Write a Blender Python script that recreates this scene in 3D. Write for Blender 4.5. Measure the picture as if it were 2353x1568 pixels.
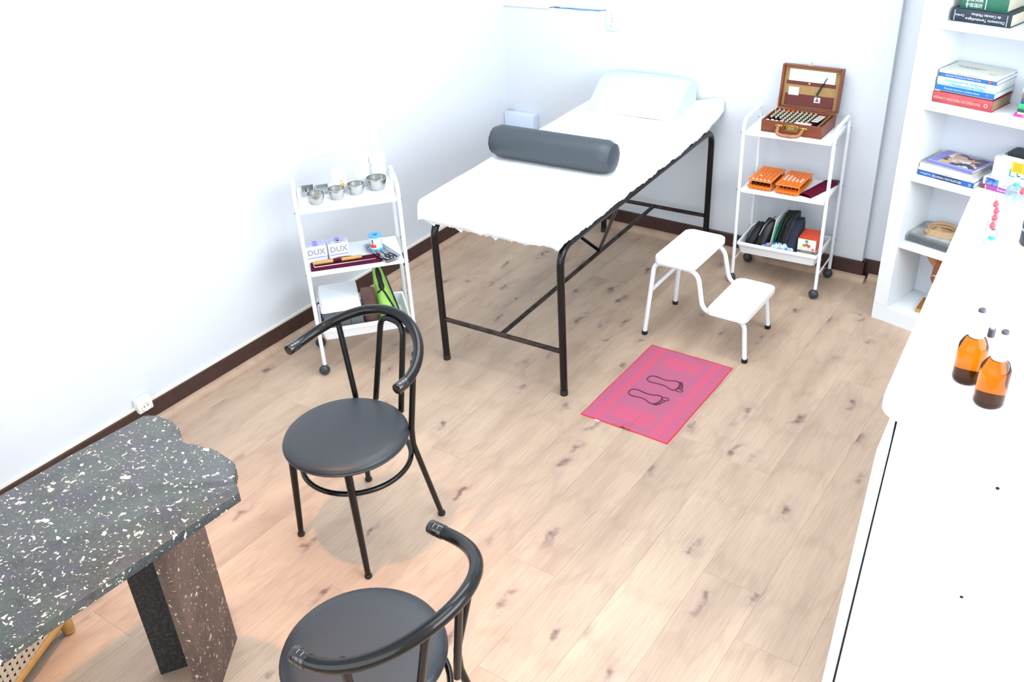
import bpy, bmesh, math, random
from mathutils import Vector, Matrix, noise as mnoise
for o in list(bpy.data.objects): bpy.data.objects.remove(o)
SC = bpy.context.scene; COL = SC.collection
PI = math.pi; R = random.Random(7)

# ---------------------------------------------------------------- camera, world, lights, exposure
CAMP = Vector((3.1128, -4.3017, 2.2184)); YAW, PIT, ROLL, FPX = -0.6382, 0.5421, -0.0589, 2156.1
f = Vector((math.sin(YAW)*math.cos(PIT), math.cos(YAW)*math.cos(PIT), -math.sin(PIT)))
r = Vector((math.cos(YAW), -math.sin(YAW), 0)); u = r.cross(f)
r2 = math.cos(ROLL)*r + math.sin(ROLL)*u; u2 = -math.sin(ROLL)*r + math.cos(ROLL)*u
cam = bpy.data.objects.new('camera', bpy.data.cameras.new('camera')); COL.objects.link(cam)
cam.matrix_world = Matrix(((r2.x, u2.x, -f.x, CAMP.x), (r2.y, u2.y, -f.y, CAMP.y), (r2.z, u2.z, -f.z, CAMP.z), (0, 0, 0, 1)))
cam.data.sensor_width = 36; cam.data.lens = 36*FPX/2353; cam.data.clip_start = .05
SC.camera = cam
SC.view_settings.view_transform = 'Standard'; SC.view_settings.look = 'None'
SC.view_settings.gamma = 1; SC.view_settings.use_curve_mapping = False
SC.view_settings.exposure = -0.02
W = bpy.data.worlds.new('world'); SC.world = W; W.use_nodes = True
W.node_tree.nodes['Background'].inputs[0].default_value = (.9, .95, 1, 1)
W.node_tree.nodes['Background'].inputs[1].default_value = .3
def area(name, loc, target, sx, sy, power, col):
    l = bpy.data.lights.new(name, 'AREA'); l.shape = 'RECTANGLE'; l.size = sx; l.size_y = sy; l.energy = power; l.color = col
    o = bpy.data.objects.new(name, l); COL.objects.link(o); o.location = loc
    o.rotation_euler = (Vector(target)-Vector(loc)).to_track_quat('-Z', 'Y').to_euler(); return o
area('ceiling_panel_light', (2.45, -2.9, 2.58), (2.45, -2.9, 0), 1.0, 1.0, 13, (.93, .97, 1))
area('rear_ceiling_fill_light', (1.3, -1.5, 2.58), (1.3, -1.5, 0), 1.4, 1.4, 40, (.93, .97, 1))  # added ceiling fill, brightens the left wall and far end
area('front_fill_light', (2.1, -5.45, 1.45), (2.1, 0, 1.45), 3.8, 2.1, 64, (.92, .96, 1))  # unseen window-sized fill from the front, enlarged to flatten the shading
area('side_fill_light', (4.15, -2.3, 1.75), (0, -2.3, 1.75), 2.6, 1.4, 108, (.92, .96, 1))  # added side fill for the left wall and the bed's side
sp = bpy.data.lights.new('warm_spot_light', 'SPOT'); sp.energy = 128; sp.color = (1, .41, .14); sp.spot_size = math.radians(52); sp.spot_blend = .7; sp.shadow_soft_size = .035
so = bpy.data.objects.new('warm_spot_light', sp); COL.objects.link(so); so.location = (1.25, -3.23, 2.5); so.rotation_euler = (0, 0, 0)

# ---------------------------------------------------------------- materials
def lin(h):
    h = h.lstrip('#'); c = [int(h[i:i+2], 16)/255 for i in (0, 2, 4)]
    return tuple(((x+.055)/1.055)**2.4 if x > .04045 else x/12.92 for x in c)+(1,)
MATS = {}
def M(name, col='#808080', rough=.5, metal=0, noise=None, bump=None, spec=.5, trans=0, ior=1.45, coat=0, alpha=1, aniso=None):
    if name in MATS: return MATS[name]
    m = bpy.data.materials.new(name); m.use_nodes = True; nt = m.node_tree; b = nt.nodes['Principled BSDF']; MATS[name] = m
    c = lin(col); b.inputs['Base Color'].default_value = c; b.inputs['Roughness'].default_value = rough; b.inputs['Metallic'].default_value = metal
    b.inputs['Specular IOR Level'].default_value = spec; b.inputs['Transmission Weight'].default_value = trans; b.inputs['IOR'].default_value = ior
    b.inputs['Coat Weight'].default_value = coat; b.inputs['Alpha'].default_value = alpha
    if noise or bump:
        tc = nt.nodes.new('ShaderNodeTexCoord')
    if noise:                      # (scale, second colour, contrast)
        n = nt.nodes.new('ShaderNodeTexNoise'); n.inputs['Scale'].default_value = noise[0]; n.inputs['Detail'].default_value = 4
        rp = nt.nodes.new('ShaderNodeValToRGB'); k = noise[2] if len(noise) > 2 else .15
        rp.color_ramp.elements[0].position = .5-k; rp.color_ramp.elements[1].position = .5+k
        rp.color_ramp.elements[0].color = c; rp.color_ramp.elements[1].color = lin(noise[1])
        nt.links.new(tc.outputs['Object'], n.inputs['Vector']); nt.links.new(n.outputs['Fac'], rp.inputs[0]); nt.links.new(rp.outputs[0], b.inputs['Base Color'])
    if bump:                       # (scale, strength)
        n = nt.nodes.new('ShaderNodeTexNoise'); n.inputs['Scale'].default_value = bump[0]; n.inputs['Detail'].default_value = 3
        bp = nt.nodes.new('ShaderNodeBump'); bp.inputs['Strength'].default_value = bump[1]; bp.inputs['Distance'].default_value = .002
        nt.links.new(tc.outputs['Object'], n.inputs['Vector']); nt.links.new(n.outputs['Fac'], bp.inputs['Height']); nt.links.new(bp.outputs[0], b.inputs['Normal'])
    return m
class NT:
    def __init__(s, name):
        s.m = bpy.data.materials.new(name); s.m.use_nodes = True; s.t = s.m.node_tree; s.b = s.t.nodes['Principled BSDF']; MATS[name] = s.m
    def n(s, t, **k):
        x = s.t.nodes.new('ShaderNode'+t)
        for a, v in k.items():
            if a.startswith('i_'): x.inputs[int(a[2:]) if a[2:].isdigit() else a[2:].replace('_', ' ')].default_value = v
            else: setattr(x, a, v)
        return x
    def l(s, a, b): s.t.links.new(a, b)
    def math(s, op, a, b=None, c=None):
        x = s.n('Math', operation=op)
        for i, v in enumerate((a, b, c)):
            if v is None: continue
            if isinstance(v, (int, float)): x.inputs[i].default_value = v
            else: s.l(v, x.inputs[i])
        return x.outputs[0]
    def ramp(s, src, stops):
        x = s.n('ValToRGB'); e = x.color_ramp.elements
        while len(e) < len(stops): e.new(.5)
        for q, (p, c) in zip(e, stops): q.position = p; q.color = c if len(c) == 4 else (*c, 1)
        s.l(src, x.inputs[0]); return x.outputs[0]
    def mix(s, fac, a, b):
        x = s.n('Mix', data_type='RGBA')
        for i, v in ((0, fac), (6, a), (7, b)):
            if isinstance(v, (int, float, tuple)): x.inputs[i].default_value = v
            else: s.l(v, x.inputs[i])
        return x.outputs[2]
def floor_mat():
    q = NT('oak_laminate'); tc = q.n('TexCoord'); oi = q.n('ObjectInfo'); rnd = oi.outputs['Random']
    off = q.n('CombineXYZ'); q.l(q.math('MULTIPLY', rnd, 37.), off.inputs[0]); q.l(q.math('MULTIPLY', rnd, 91.), off.inputs[1])
    add = q.n('VectorMath', operation='ADD'); q.l(tc.outputs['Object'], add.inputs[0]); q.l(off.outputs[0], add.inputs[1]); P = add.outputs[0]
    def scaled(sx, sy):
        mp = q.n('VectorMath', operation='MULTIPLY', i_1=(sx, sy, 1)); q.l(P, mp.inputs[0]); return mp.outputs[0]
    big = q.n('TexNoise', i_Scale=1., i_Detail=3.); q.l(scaled(9, 1.4), big.inputs['Vector'])
    grain = q.n('TexNoise', i_Scale=1., i_Detail=5., i_Roughness=.65); q.l(scaled(150, 5), grain.inputs['Vector'])
    pore = q.n('TexNoise', i_Scale=1., i_Detail=2.); q.l(scaled(420, 12), pore.inputs['Vector'])
    wv = q.n('TexWave', wave_type='RINGS', i_Scale=1., i_Distortion=5., i_Detail=2.); q.l(scaled(12, 1.1), wv.inputs['Vector'])
    base = q.ramp(big.outputs['Fac'], [(.28, lin('#ac9580')), (.5, lin('#bda690')), (.72, lin('#cbb39b'))])
    tone = q.mix(q.math('MULTIPLY', rnd, .30), base, lin('#ab9382'))
    g = q.mix(q.math('MULTIPLY', q.ramp(grain.outputs['Fac'], [(.44, (0, 0, 0)), (.66, (1, 1, 1))]), .26), tone, lin('#927663'))
    g = q.mix(q.math('MULTIPLY', q.ramp(pore.outputs['Fac'], [(.54, (0, 0, 0)), (.7, (1, 1, 1))]), .20), g, lin('#7c604e'))
    g = q.mix(q.math('MULTIPLY', q.ramp(wv.outputs['Fac'], [(.0, (1, 1, 1)), (.16, (0, 0, 0))]), .12), g, lin('#846957'))
    wob = q.n('TexNoise', i_Scale=16., i_Detail=3.); q.l(P, wob.inputs['Vector'])
    wo = q.n('VectorMath', operation='MULTIPLY_ADD', i_1=(.5, .55, 0)); q.l(wob.outputs['Color'], wo.inputs[0]); q.l(scaled(6.5, 2.6), wo.inputs[2])
    vo = q.n('TexVoronoi', i_Scale=1.); vo.voronoi_dimensions = '2D'; q.l(wo.outputs[0], vo.inputs['Vector'])
    sx = q.n('SeparateColor'); q.l(vo.outputs['Color'], sx.inputs[0])
    keep = q.ramp(sx.outputs[0], [(.42, (0, 0, 0)), (.5, (1, 1, 1))])
    halo = q.math('MULTIPLY', q.ramp(vo.outputs['Distance'], [(.02, (1, 1, 1)), (.28, (0, 0, 0))]), keep)
    core = q.math('MULTIPLY', q.ramp(vo.outputs['Distance'], [(.03, (1, 1, 1)), (.115, (0, 0, 0))]), keep)
    g = q.mix(q.math('MULTIPLY', halo, .30), g, lin('#94777a'))
    frag = q.ramp(wob.outputs['Fac'], [(.42, (.25, .25, .25)), (.58, (1, 1, 1))])
    g = q.mix(q.math('MULTIPLY', q.math('MULTIPLY', core, frag), .75), g, lin('#54433d'))
    q.l(g, q.b.inputs['Base Color']); q.b.inputs['Roughness'].default_value = .42; q.b.inputs['Specular IOR Level'].default_value = .35
    bp = q.n('Bump', i_Strength=.12, i_Distance=.001); q.l(grain.outputs['Fac'], bp.inputs['Height']); q.l(bp.outputs[0], q.b.inputs['Normal'])
    return q.m
def granite_mat(name, dark, mid, fleck, amount, rough, coat):
    q = NT(name); tc = q.n('TexCoord'); P = tc.outputs['Object']
    n1 = q.n('TexNoise', i_Scale=9., i_Detail=6., i_Roughness=.7); q.l(P, n1.inputs['Vector'])
    c = q.ramp(n1.outputs['Fac'], [(.32, lin(dark)), (.62, lin(mid))])
    n2 = q.n('TexNoise', i_Scale=120., i_Detail=3.); q.l(P, n2.inputs['Vector'])
    c = q.mix(q.math('MULTIPLY', q.ramp(n2.outputs['Fac'], [(.45, (0, 0, 0)), (.7, (1, 1, 1))]), .22), c, lin('#6e7670'))
    n4 = q.n('TexNoise', i_Scale=13., i_Detail=3.); q.l(P, n4.inputs['Vector'])
    if amount > .12:
        c = q.mix(q.math('MULTIPLY', q.ramp(n4.outputs['Fac'], [(.5, (0, 0, 0)), (.62, (1, 1, 1))]), .5), c, lin('#3c4a43'))
        c = q.mix(q.math('MULTIPLY', q.ramp(n4.outputs['Fac'], [(.36, (1, 1, 1)), (.46, (0, 0, 0))]), .5), c, lin('#383a48'))
    for sc, th in (((58., .672), (100., .688)) if amount > .01 else ()):
        v = q.n('TexNoise', i_Scale=sc, i_Detail=2., i_Roughness=.45, i_Distortion=.6); q.l(P, v.inputs['Vector'])
        k = q.ramp(v.outputs['Fac'], [(th-amount*.15, (0, 0, 0)), (th-amount*.15+.035, (1, 1, 1))])
        n5 = q.n('TexNoise', i_Scale=30.); q.l(P, n5.inputs['Vector'])
        c = q.mix(k, c, q.mix(n5.outputs['Fac'], lin(fleck), lin('#e4d6c2')))
    q.l(c, q.b.inputs['Base Color']); q.b.inputs['Roughness'].default_value = rough; q.b.inputs['Coat Weight'].default_value = coat; q.b.inputs['Coat Roughness'].default_value = .12
    bp = q.n('Bump', i_Strength=.15, i_Distance=.002); q.l(n2.outputs['Fac'], bp.inputs['Height']); q.l(bp.outputs[0], q.b.inputs['Normal'])
    return q.m
def towel_mat():
    q = NT('pink_terry'); tc = q.n('TexCoord'); s = q.n('SeparateXYZ'); q.l(tc.outputs['Object'], s.inputs[0])
    ax = q.math('ABSOLUTE', s.outputs[0]); ay = q.math('ABSOLUTE', s.outputs[1])
    def band(v, a, b): return q.math('MULTIPLY', q.math('GREATER_THAN', v, a), q.math('LESS_THAN', v, b))
    def stripes(v, p): return q.math('GREATER_THAN', q.math('SINE', q.math('MULTIPLY', v, 2*PI/p)), .0)
    dots = q.math('MULTIPLY', stripes(q.math('ADD', s.outputs[0], s.outputs[1]), .0085), stripes(q.math('SUBTRACT', s.outputs[0], s.outputs[1]), .0085))
    n = q.n('TexNoise', i_Scale=260., i_Detail=2.); q.l(tc.outputs['Object'], n.inputs['Vector'])
    pink, mauve, hot = lin('#c65672'), lin('#976782'), lin('#e04858')
    f1 = q.ramp(n.outputs['Fac'], [(.42, (0, 0, 0)), (.6, (1, 1, 1))])
    c = q.mix(q.math('MULTIPLY', f1, .8), mauve, pink)
    c = q.mix(q.math('MULTIPLY', dots, .45), c, pink)
    m1 = band(ax, .107, .147); c = q.mix(q.math('MULTIPLY', m1, q.math('MULTIPLY', stripes(ax, .0125), .85)), c, lin('#d8546c'))
    m2 = q.math('MULTIPLY', band(ay, .175, .262), q.math('LESS_THAN', ax, .085)); c = q.mix(q.math('MULTIPLY', m2, q.math('MULTIPLY', stripes(ay, .0145), .75)), c, lin('#d8546c'))
    m3 = band(ax, .153, .186); c = q.mix(q.math('MULTIPLY', m3, q.math('MULTIPLY', stripes(s.outputs[1], .012), .5)), c, pink)
    e = q.math('MAXIMUM', q.math('GREATER_THAN', ax, .1875), q.math('GREATER_THAN', ay, .302)); c = q.mix(e, c, hot)
    q.l(c, q.b.inputs['Base Color']); q.b.inputs['Roughness'].default_value = .95; q.b.inputs['Specular IOR Level'].default_value = .1
    bp = q.n('Bump', i_Strength=.5, i_Distance=.002); q.l(n.outputs['Fac'], bp.inputs['Height']); q.l(bp.outputs[0], q.b.inputs['Normal'])
    return q.m
def cover_art_mat():
    q = NT('magazine_art'); tc = q.n('TexCoord'); P = tc.outputs['Object']
    v = q.n('TexVoronoi', i_Scale=38.); n = q.n('TexNoise', i_Scale=30., i_Detail=3.); q.l(P, n.inputs['Vector'])
    wo = q.n('VectorMath', operation='MULTIPLY_ADD', i_1=(.03, .03, .03)); q.l(n.outputs['Color'], wo.inputs[0]); q.l(P, wo.inputs[2]); q.l(wo.outputs[0], v.inputs['Vector'])
    s = q.n('SeparateColor'); q.l(v.outputs['Color'], s.inputs[0])
    c = q.ramp(s.outputs[0], [(0, lin('#2c2a30')), (.38, lin('#3a3a40')), (.42, lin('#c79a88')), (.62, lin('#d9b8a6')), (.66, lin('#d8d8d4')), (.8, lin('#4a2c2e')), (.95, lin('#c8b040'))])
    c.node.color_ramp.interpolation = 'CONSTANT'
    q.l(c, q.b.inputs['Base Color']); q.b.inputs['Roughness'].default_value = .25; return q.m
FLOOR = floor_mat(); TOWEL = towel_mat(); ART = cover_art_mat()
GRAN = granite_mat('dark_green_granite', '#1c2123', '#343c3d', '#c4bfae', .17, .3, .8)
GRANB = granite_mat('warm_lit_rough_stone', '#4a3a33', '#665046', '#8a7464', .08, .7, 0)  # same stone as the top, warm lamp light put into its brown
GRAND = granite_mat('dark_sawn_stone', '#1d1c1d', '#262526', '#333333', .0, .6, 0)
WALL = M('white_textured_paint', '#d3d9e0', .85, bump=(220, .35), spec=.2)
WALL2 = M('white_smooth_paint', '#eef1f4', .7, spec=.2)
BASEB = M('dark_brown_skirting', '#47302c', .45, noise=(35, '#38241f', .3))
MOULD = M('beige_laminate_moulding', '#b59c86', .45, noise=(14, '#a58a74', .2))
CREAM = M('cream_strip', '#e2e0d4', .6)
BLK = M('black_gloss_enamel', '#0b0c0d', .22, coat=.25, spec=.3, bump=(60, .05))
BLKW = M('worn_black_enamel', '#0f1010', .3, noise=(26, '#3a2a24', .08))
WMET = M('white_powder_coat', '#e6ebf0', .32)
WLAM = M('white_laminate', '#eaeef2', .38)
WLAM2 = M('white_cabinet_board', '#dde1e7', .45)
WPLA = M('white_plastic', '#e8ecf0', .35)
RUB = M('black_rubber', '#17181a', .55)
VIN = M('black_vinyl', '#2c3238', .36, bump=(420, .25))
VIN2 = M('slate_vinyl', '#363e44', .42, bump=(380, .3), noise=(5, '#3b434a', .3))
PAPER = M('white_paper_sheet', '#eef1f4', .8, bump=(35, .3))
MINT = M('pale_mint_vinyl', '#bccfc9', .5)
CHROME = M('steel', '#c9ccce', .22, 1)
BRASS = M('brass', '#c9a85a', .28, 1)

# ---------------------------------------------------------------- mesh helpers
class MB:
    def __init__(s): s.bm = bmesh.new(); s.X = Matrix.Identity(4)
    def v(s, p): return s.bm.verts.new(s.X @ Vector(p))
    def box(s, x0, x1, y0, y1, z0, z1, bev=0, seg=2):
        v = [s.v((x, y, z)) for x in (x0, x1) for y in (y0, y1) for z in (z0, z1)]
        fs = [s.bm.faces.new([v[i] for i in q]) for q in ((0, 1, 3, 2), (4, 6, 7, 5), (0, 4, 5, 1), (2, 3, 7, 6), (0, 2, 6, 4), (1, 5, 7, 3))]
        if bev:
            es = list({e for f_ in fs for e in f_.edges}); bmesh.ops.bevel(s.bm, geom=es, offset=bev, segments=seg, profile=.5, affect='EDGES')
        return s
    def prism(s, poly, z0, z1, bev=0, seg=2):
        a = [s.v((x, y, z0)) for x, y in poly]; b = [s.v((x, y, z1)) for x, y in poly]; n = len(poly)
        s.bm.faces.new(a[::-1]); t = s.bm.faces.new(b)
        for i in range(n): s.bm.faces.new((a[i], a[(i+1) % n], b[(i+1) % n], b[i]))
        if bev: bmesh.ops.bevel(s.bm, geom=list(t.edges), offset=bev, segments=seg, profile=.5, affect='EDGES')
        return s
    def ring(s, rings, close=True, cap=True):
        vs = [[s.v(p) for p in rg] for rg in rings]; n = len(vs[0])
        for a, b in zip(vs, vs[1:]):
            for i in range(n if close else n-1): s.bm.faces.new((a[i], a[(i+1) % n], b[(i+1) % n], b[i]))
        if cap: s.bm.faces.new(vs[0][::-1]); s.bm.faces.new(vs[-1])
        return s
    def lathe(s, prof, n=20, c=(0, 0, 0), cap=True):
        return s.ring([[(c[0]+rr*math.cos(2*PI*i/n), c[1]+rr*math.sin(2*PI*i/n), c[2]+z) for i in range(n)] for rr, z in prof], cap=cap)
    def tube(s, pts, rad, n=10, closed=False, cap=True, sq=1):
        pts = [Vector(p) for p in pts]; m = len(pts); rs = rad if isinstance(rad, (list, tuple)) else [rad]*m
        T = []
        for i in range(m):
            a = pts[(i-1) % m] if (closed or i) else pts[i]; b = pts[(i+1) % m] if (closed or i < m-1) else pts[i]
            T.append((b-a).normalized())
        ref = Vector((0, 0, 1)) if abs(T[0].z) < .9 else Vector((1, 0, 0)); N = (ref-T[0]*ref.dot(T[0])).normalized(); rings = []
        for i in range(m):
            N = (N-T[i]*N.dot(T[i])).normalized(); B = T[i].cross(N)
            rings.append([tuple(pts[i]+rs[i]*(math.cos(2*PI*k/n)*N*sq+math.sin(2*PI*k/n)*B)) for k in range(n)])
        if closed: rings.append(rings[0])
        vs = [[s.v(p) for p in rg] for rg in (rings[:-1] if closed else rings)]
        if closed: vs.append(vs[0])
        for a, b in zip(vs, vs[1:]):
            for i in range(n): s.bm.faces.new((a[i], a[(i+1) % n], b[(i+1) % n], b[i]))
        if cap and not closed: s.bm.faces.new(vs[0][::-1]); s.bm.faces.new(vs[-1])
        return s
    def grid(s, fn, nu, nv):
        vs = [[s.v(fn(i/(nu-1), j/(nv-1))) for i in range(nu)] for j in range(nv)]
        for j in range(nv-1):
            for i in range(nu-1): s.bm.faces.new((vs[j][i], vs[j][i+1], vs[j+1][i+1], vs[j+1][i]))
        return s
    def mesh(s, name, smooth=44):
        bmesh.ops.recalc_face_normals(s.bm, faces=s.bm.faces)
        me = bpy.data.meshes.new(name); s.bm.to_mesh(me); s.bm.free()
        if smooth and len(me.polygons):
            me.shade_smooth(); me.set_sharp_from_angle(angle=math.radians(smooth))
        return me
    def obj(s, name, mat, parent=None, label=None, smooth=44):
        me = s.mesh(name, smooth)
        for m in (mat if isinstance(mat, (list, tuple)) else [mat]): me.materials.append(m)
        o = bpy.data.objects.new(name, me); COL.objects.link(o)
        if parent: o.parent = parent
        if label: o['label'] = label
        return o
def thing(name, label, cat, loc=(0, 0, 0), rz=0, group=None):
    o = bpy.data.objects.new(name, None); COL.objects.link(o); o.location = loc; o.rotation_euler = (0, 0, rz); o.empty_display_size = .05
    return tag(o, label, cat, group)
def tag(o, label, cat, group=None):
    o['label'] = label; o['category'] = cat
    if group: o['group'] = group
    return o
def struct(o): o['kind'] = 'structure'; return o
def place(o, loc, rz=0): o.location = loc; o.rotation_euler = (0, 0, rz); return o
def dup(root, loc, rz, label, group=None):
    c = root.copy(); COL.objects.link(c); c.location = loc; c.rotation_euler = (0, 0, rz); c['label'] = label
    if group: c['group'] = group
    for ch in root.children:
        d = ch.copy(); COL.objects.link(d); d.parent = c
        for g in ch.children: e = g.copy(); COL.objects.link(e); e.parent = d
    return c
def bend(pts, rad, n=6):
    pts = [Vector(p) for p in pts]; out = [pts[0]]
    for i in range(1, len(pts)-1):
        a, b, c = pts[i-1], pts[i], pts[i+1]; d1 = (a-b).normalized(); d2 = (c-b).normalized(); rr = rad[i-1] if isinstance(rad, (list, tuple)) else rad
        ang = d1.angle(d2); t = min(rr/math.tan(ang/2), (a-b).length*.49 if i > 1 else (a-b).length*.98, (c-b).length*.49 if i < len(pts)-2 else (c-b).length*.98)
        p0, p1 = b+d1*t, b+d2*t
        for k in range(n+1):
            q = k/n; out.append((1-q)**2*p0+2*q*(1-q)*b+q*q*p1)
    return out+[pts[-1]]
def rrect(x0, x1, y0, y1, rad, n=5):
    o = []
    for cx, cy, a in ((x1-rad, y1-rad, 0), (x0+rad, y1-rad, 90), (x0+rad, y0+rad, 180), (x1-rad, y0+rad, 270)):
        for k in range(n+1):
            t = math.radians(a+90*k/n); o.append((cx+rad*math.cos(t), cy+rad*math.sin(t)))
    return o
def nz(x, y=0, z=0): return mnoise.noise(Vector((x, y, z)))
DG = None
def text(body, size, mat, parent, X, name='lettering', align='CENTER', sx=1, bold=0):
    c = bpy.data.curves.new('t', 'FONT'); c.body = body; c.size = size; c.offset = bold; c.align_x = align; c.align_y = 'CENTER'; c.resolution_u = 2
    t = bpy.data.objects.new('t', c); COL.objects.link(t); bpy.context.view_layer.update()
    me = bpy.data.meshes.new_from_object(t.evaluated_get(bpy.context.evaluated_depsgraph_get()))
    bpy.data.objects.remove(t); bpy.data.curves.remove(c)
    me.transform(X @ Matrix.Diagonal((sx, 1, 1, 1))); me.name = name; me.materials.clear(); me.materials.append(mat)
    o = bpy.data.objects.new(name, me); COL.objects.link(o); o.parent = parent; return o
def face_front(x, y, z, flip=False):       # text plane facing -Y
    return Matrix.Translation((x, y, z)) @ Matrix.Rotation(PI/2, 4, 'X') @ Matrix.Rotation(PI if flip else 0, 4, 'Z')
def face_up(x, y, z, a=0): return Matrix.Translation((x, y, z)) @ Matrix.Rotation(a, 4, 'Z')
def softbag(w, d, h, seed, top=.3, bulge=1., nu=28, nv=16, amp=.006, lean=(0, 0)):
    """a stuffed fabric bag standing on its base, pinched to a ridge at the top"""
    b = MB()
    rows = []
    for j in range(nv):
        t = j/(nv-1); z = h*t; k = (1-t)**.5*(1-top)+top if t > .25 else 1-.25*((.25-t)/.25)**2
        kd = max(.08, math.cos(t*PI/2)**.7) if t > .15 else 1-.3*((.15-t)/.15)**2
        row = []
        for i in range(nu):
            a = 2*PI*i/nu; ca, sa = math.cos(a), math.sin(a); e = .55
            x = math.copysign(abs(ca)**e, ca)*w/2*(k if top < 1 else 1); y = math.copysign(abs(sa)**e, sa)*d/2*kd*bulge
            q = amp*nz(x*22+seed, y*22, z*14+seed)*(1 if 0 < j else .2)
            hh = .012*nz(x*30+seed*3, 1.7)*(t**3)
            row.append((x*(1+q*6)+q+lean[0]*t, y*(1+q*9)+q*1.5+lean[1]*t, max(0, z+hh)))
        rows.append(row)
    return b.ring(rows)

# ---------------------------------------------------------------- room shell
RX, RY, RZ = 4.2, -5.5, 2.62
fl = struct(MB().box(-.1, RX+.1, RY-.1, .14, -.06, -.012).obj('floor', M('screed', '#6a5a4a', .9)))
PW, PL, GAP = .195, 1.30, .0004
joint = {4: -1.645, 5: -.91, -1: -2.155, 3: -2.9, 2: -1.18, 1: -.52, 0: -1.60}
full = None
x = 1.296-7*PW
for k in range(-7, 16):
    x0, x1 = max(1.296+k*PW, 0), min(1.296+(k+1)*PW, RX)
    if x1-x0 < .02: continue
    y = joint.get(k, -R.uniform(.2, 1.3))
    while y < 0: y += PL
    while y > RY:
        a, b = max(y-PL, RY), min(y, .04 if x0 > 2 else .0)
        if b-a > .02:
            whole = abs((b-a)-PL) < 1e-6 and abs((x1-x0)-PW) < 1e-6
            if whole and full:
                o = bpy.data.objects.new('plank', full); COL.objects.link(o)
            else:
                w2, l2 = (x1-x0)/2-GAP/2, (b-a)/2-GAP/2
                o = MB().box(-w2, w2, -l2, l2, -.012, 0, .0003, 1).obj('plank', FLOOR, smooth=20)
                if whole: full = o.data
            o.parent = fl; o.location = ((x0+x1)/2, (a+b)/2, 0)
        y -= PL
struct(MB().box(-.12, 0, RY, .14, -.012, RZ).obj('wall_left', WALL))
PILX = 2.075                                                     # the back wall steps back by 4 cm here
struct(MB().prism([(0, 0), (PILX, 0), (PILX, .04), (RX, .04), (RX, .16), (0, .16)], -.012, RZ).obj('wall_back', WALL))
struct(MB().box(RX, RX+.12, RY, .14, -.012, RZ).obj('wall_right', WALL2))
struct(MB().box(-.12, RX+.12, RY-.12, RY, -.012, RZ).obj('wall_front', WALL2))
b = MB().box(-.12, RX+.12, RY-.12, .16, RZ, RZ+.1)
for cx, cy, h_ in ((2.45, -2.9, .5), (1.3, -1.5, .7)):          # rims of the ceiling panel, the added rear fill and the spot's can
    for a_ in (-1, 1): b.box(cx+a_*h_-.02+.02*a_, cx+a_*h_+.02+.02*a_, cy-h_-.04, cy+h_+.04, 2.56, RZ).box(cx-h_, cx+h_, cy+a_*h_-.02+.02*a_, cy+a_*h_+.02+.02*a_, 2.56, RZ)
b.lathe([(.055, RZ), (.055, 2.47), (.058, 2.47), (.058, RZ)], 20, (1.25, -3.23, 0), cap=False)
struct(b.obj('ceiling', WALL2))
b = MB()
for a_ in (-1, 1): b.box(2.1+a_*1.94-.04, 2.1+a_*1.94+.04, RY, RY+.07, .36, 2.54).box(.12, 4.08, RY, RY+.07, 1.45+a_*1.09-.04, 1.45+a_*1.09+.04)
struct(b.obj('front_fill_frame', WALL2))  # unseen frame added to dress the front fill as a window
b = MB()
for a_ in (-1, 1): b.box(RX-.07, RX, -2.3+a_*1.34-.04, -2.3+a_*1.34+.04, .97, 2.53).box(RX-.07, RX, -3.68, -.92, 1.75+a_*.74-.04, 1.75+a_*.74+.04)
struct(b.obj('side_fill_frame', WALL2))  # made-up window frame, added around the side fill
BH, BT = .1025, .015
struct(MB().box(0, BT, RY, 0, .002, BH, .002, 1).obj('baseboard_left', BASEB))
struct(MB().box(BT, PILX+BT, -BT, 0, .002, BH, .002, 1).box(PILX+BT, 3.6, .04-BT, .04, .002, BH, .002, 1).box(PILX, PILX+BT, -BT+.001, .04, .002, BH, .002, 1).obj('baseboard_back', BASEB))
def quarter(n=5, rr=.034): return [(0, 0)]+[(rr*math.cos(PI/2*k/n), rr*math.sin(PI/2*k/n)) for k in range(n+1)]
b = MB(); prof = quarter()
for a_, b_ in ((RY, -2.006), (-2.005, -.8), (-.799, -.0)):
    b.ring([[(BT-.003+px_, yy, pz_) for px_, pz_ in prof] for yy in (a_, b_)])
struct(b.obj('trim_1', MOULD))
b = MB()
for a_, b_ in ((0.02, 1.35), (1.351, PILX+.03)): b.ring([[(xx, -BT+.003-px_, pz_) for px_, pz_ in prof] for xx in (a_, b_)])
b.ring([[(xx, .04-BT+.003-px_, pz_) for px_, pz_ in prof] for xx in (PILX+.035, 3.6)])
struct(b.obj('trim_2', MOULD))
struct(MB().box(0, .011, RY, -.0, BH, BH+.014, .002, 1).obj('trim_3', CREAM))

# ---------------------------------------------------------------- fittings on the walls
t = thing('power_socket', 'small white surface socket low on left wall just above skirting', 'socket', (0.0, -2.655, .118))
MB().box(.001, .034, -.034, .034, -.030, .032, .005, 2).obj('housing', M('socket_white', '#e4e8e2', .4), t)
b = MB(); b.X = Matrix.Translation((.034, 0, -.004)) @ Matrix.Rotation(PI/2, 4, 'Y'); b.lathe([(.022, 0), (.022, .004), (.018, .005), (.017, .001)], 20).obj('socket_face', M('socket_white'), t)
b = MB(); b.X = Matrix.Translation((.0345, 0, -.004)) @ Matrix.Rotation(PI/2, 4, 'Y')
b.lathe([(.0022, 0), (.0022, .003)], 8, (0, .008, 0)).lathe([(.0022, 0), (.0022, .003)], 8, (0, -.008, 0)).obj('contact_holes', RUB, t)
t = thing('wall_outlet_plate', 'pale wall outlet plate beside cable trunking above the treatment bed', 'outlet', (.675, 0, 1.13))
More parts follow.
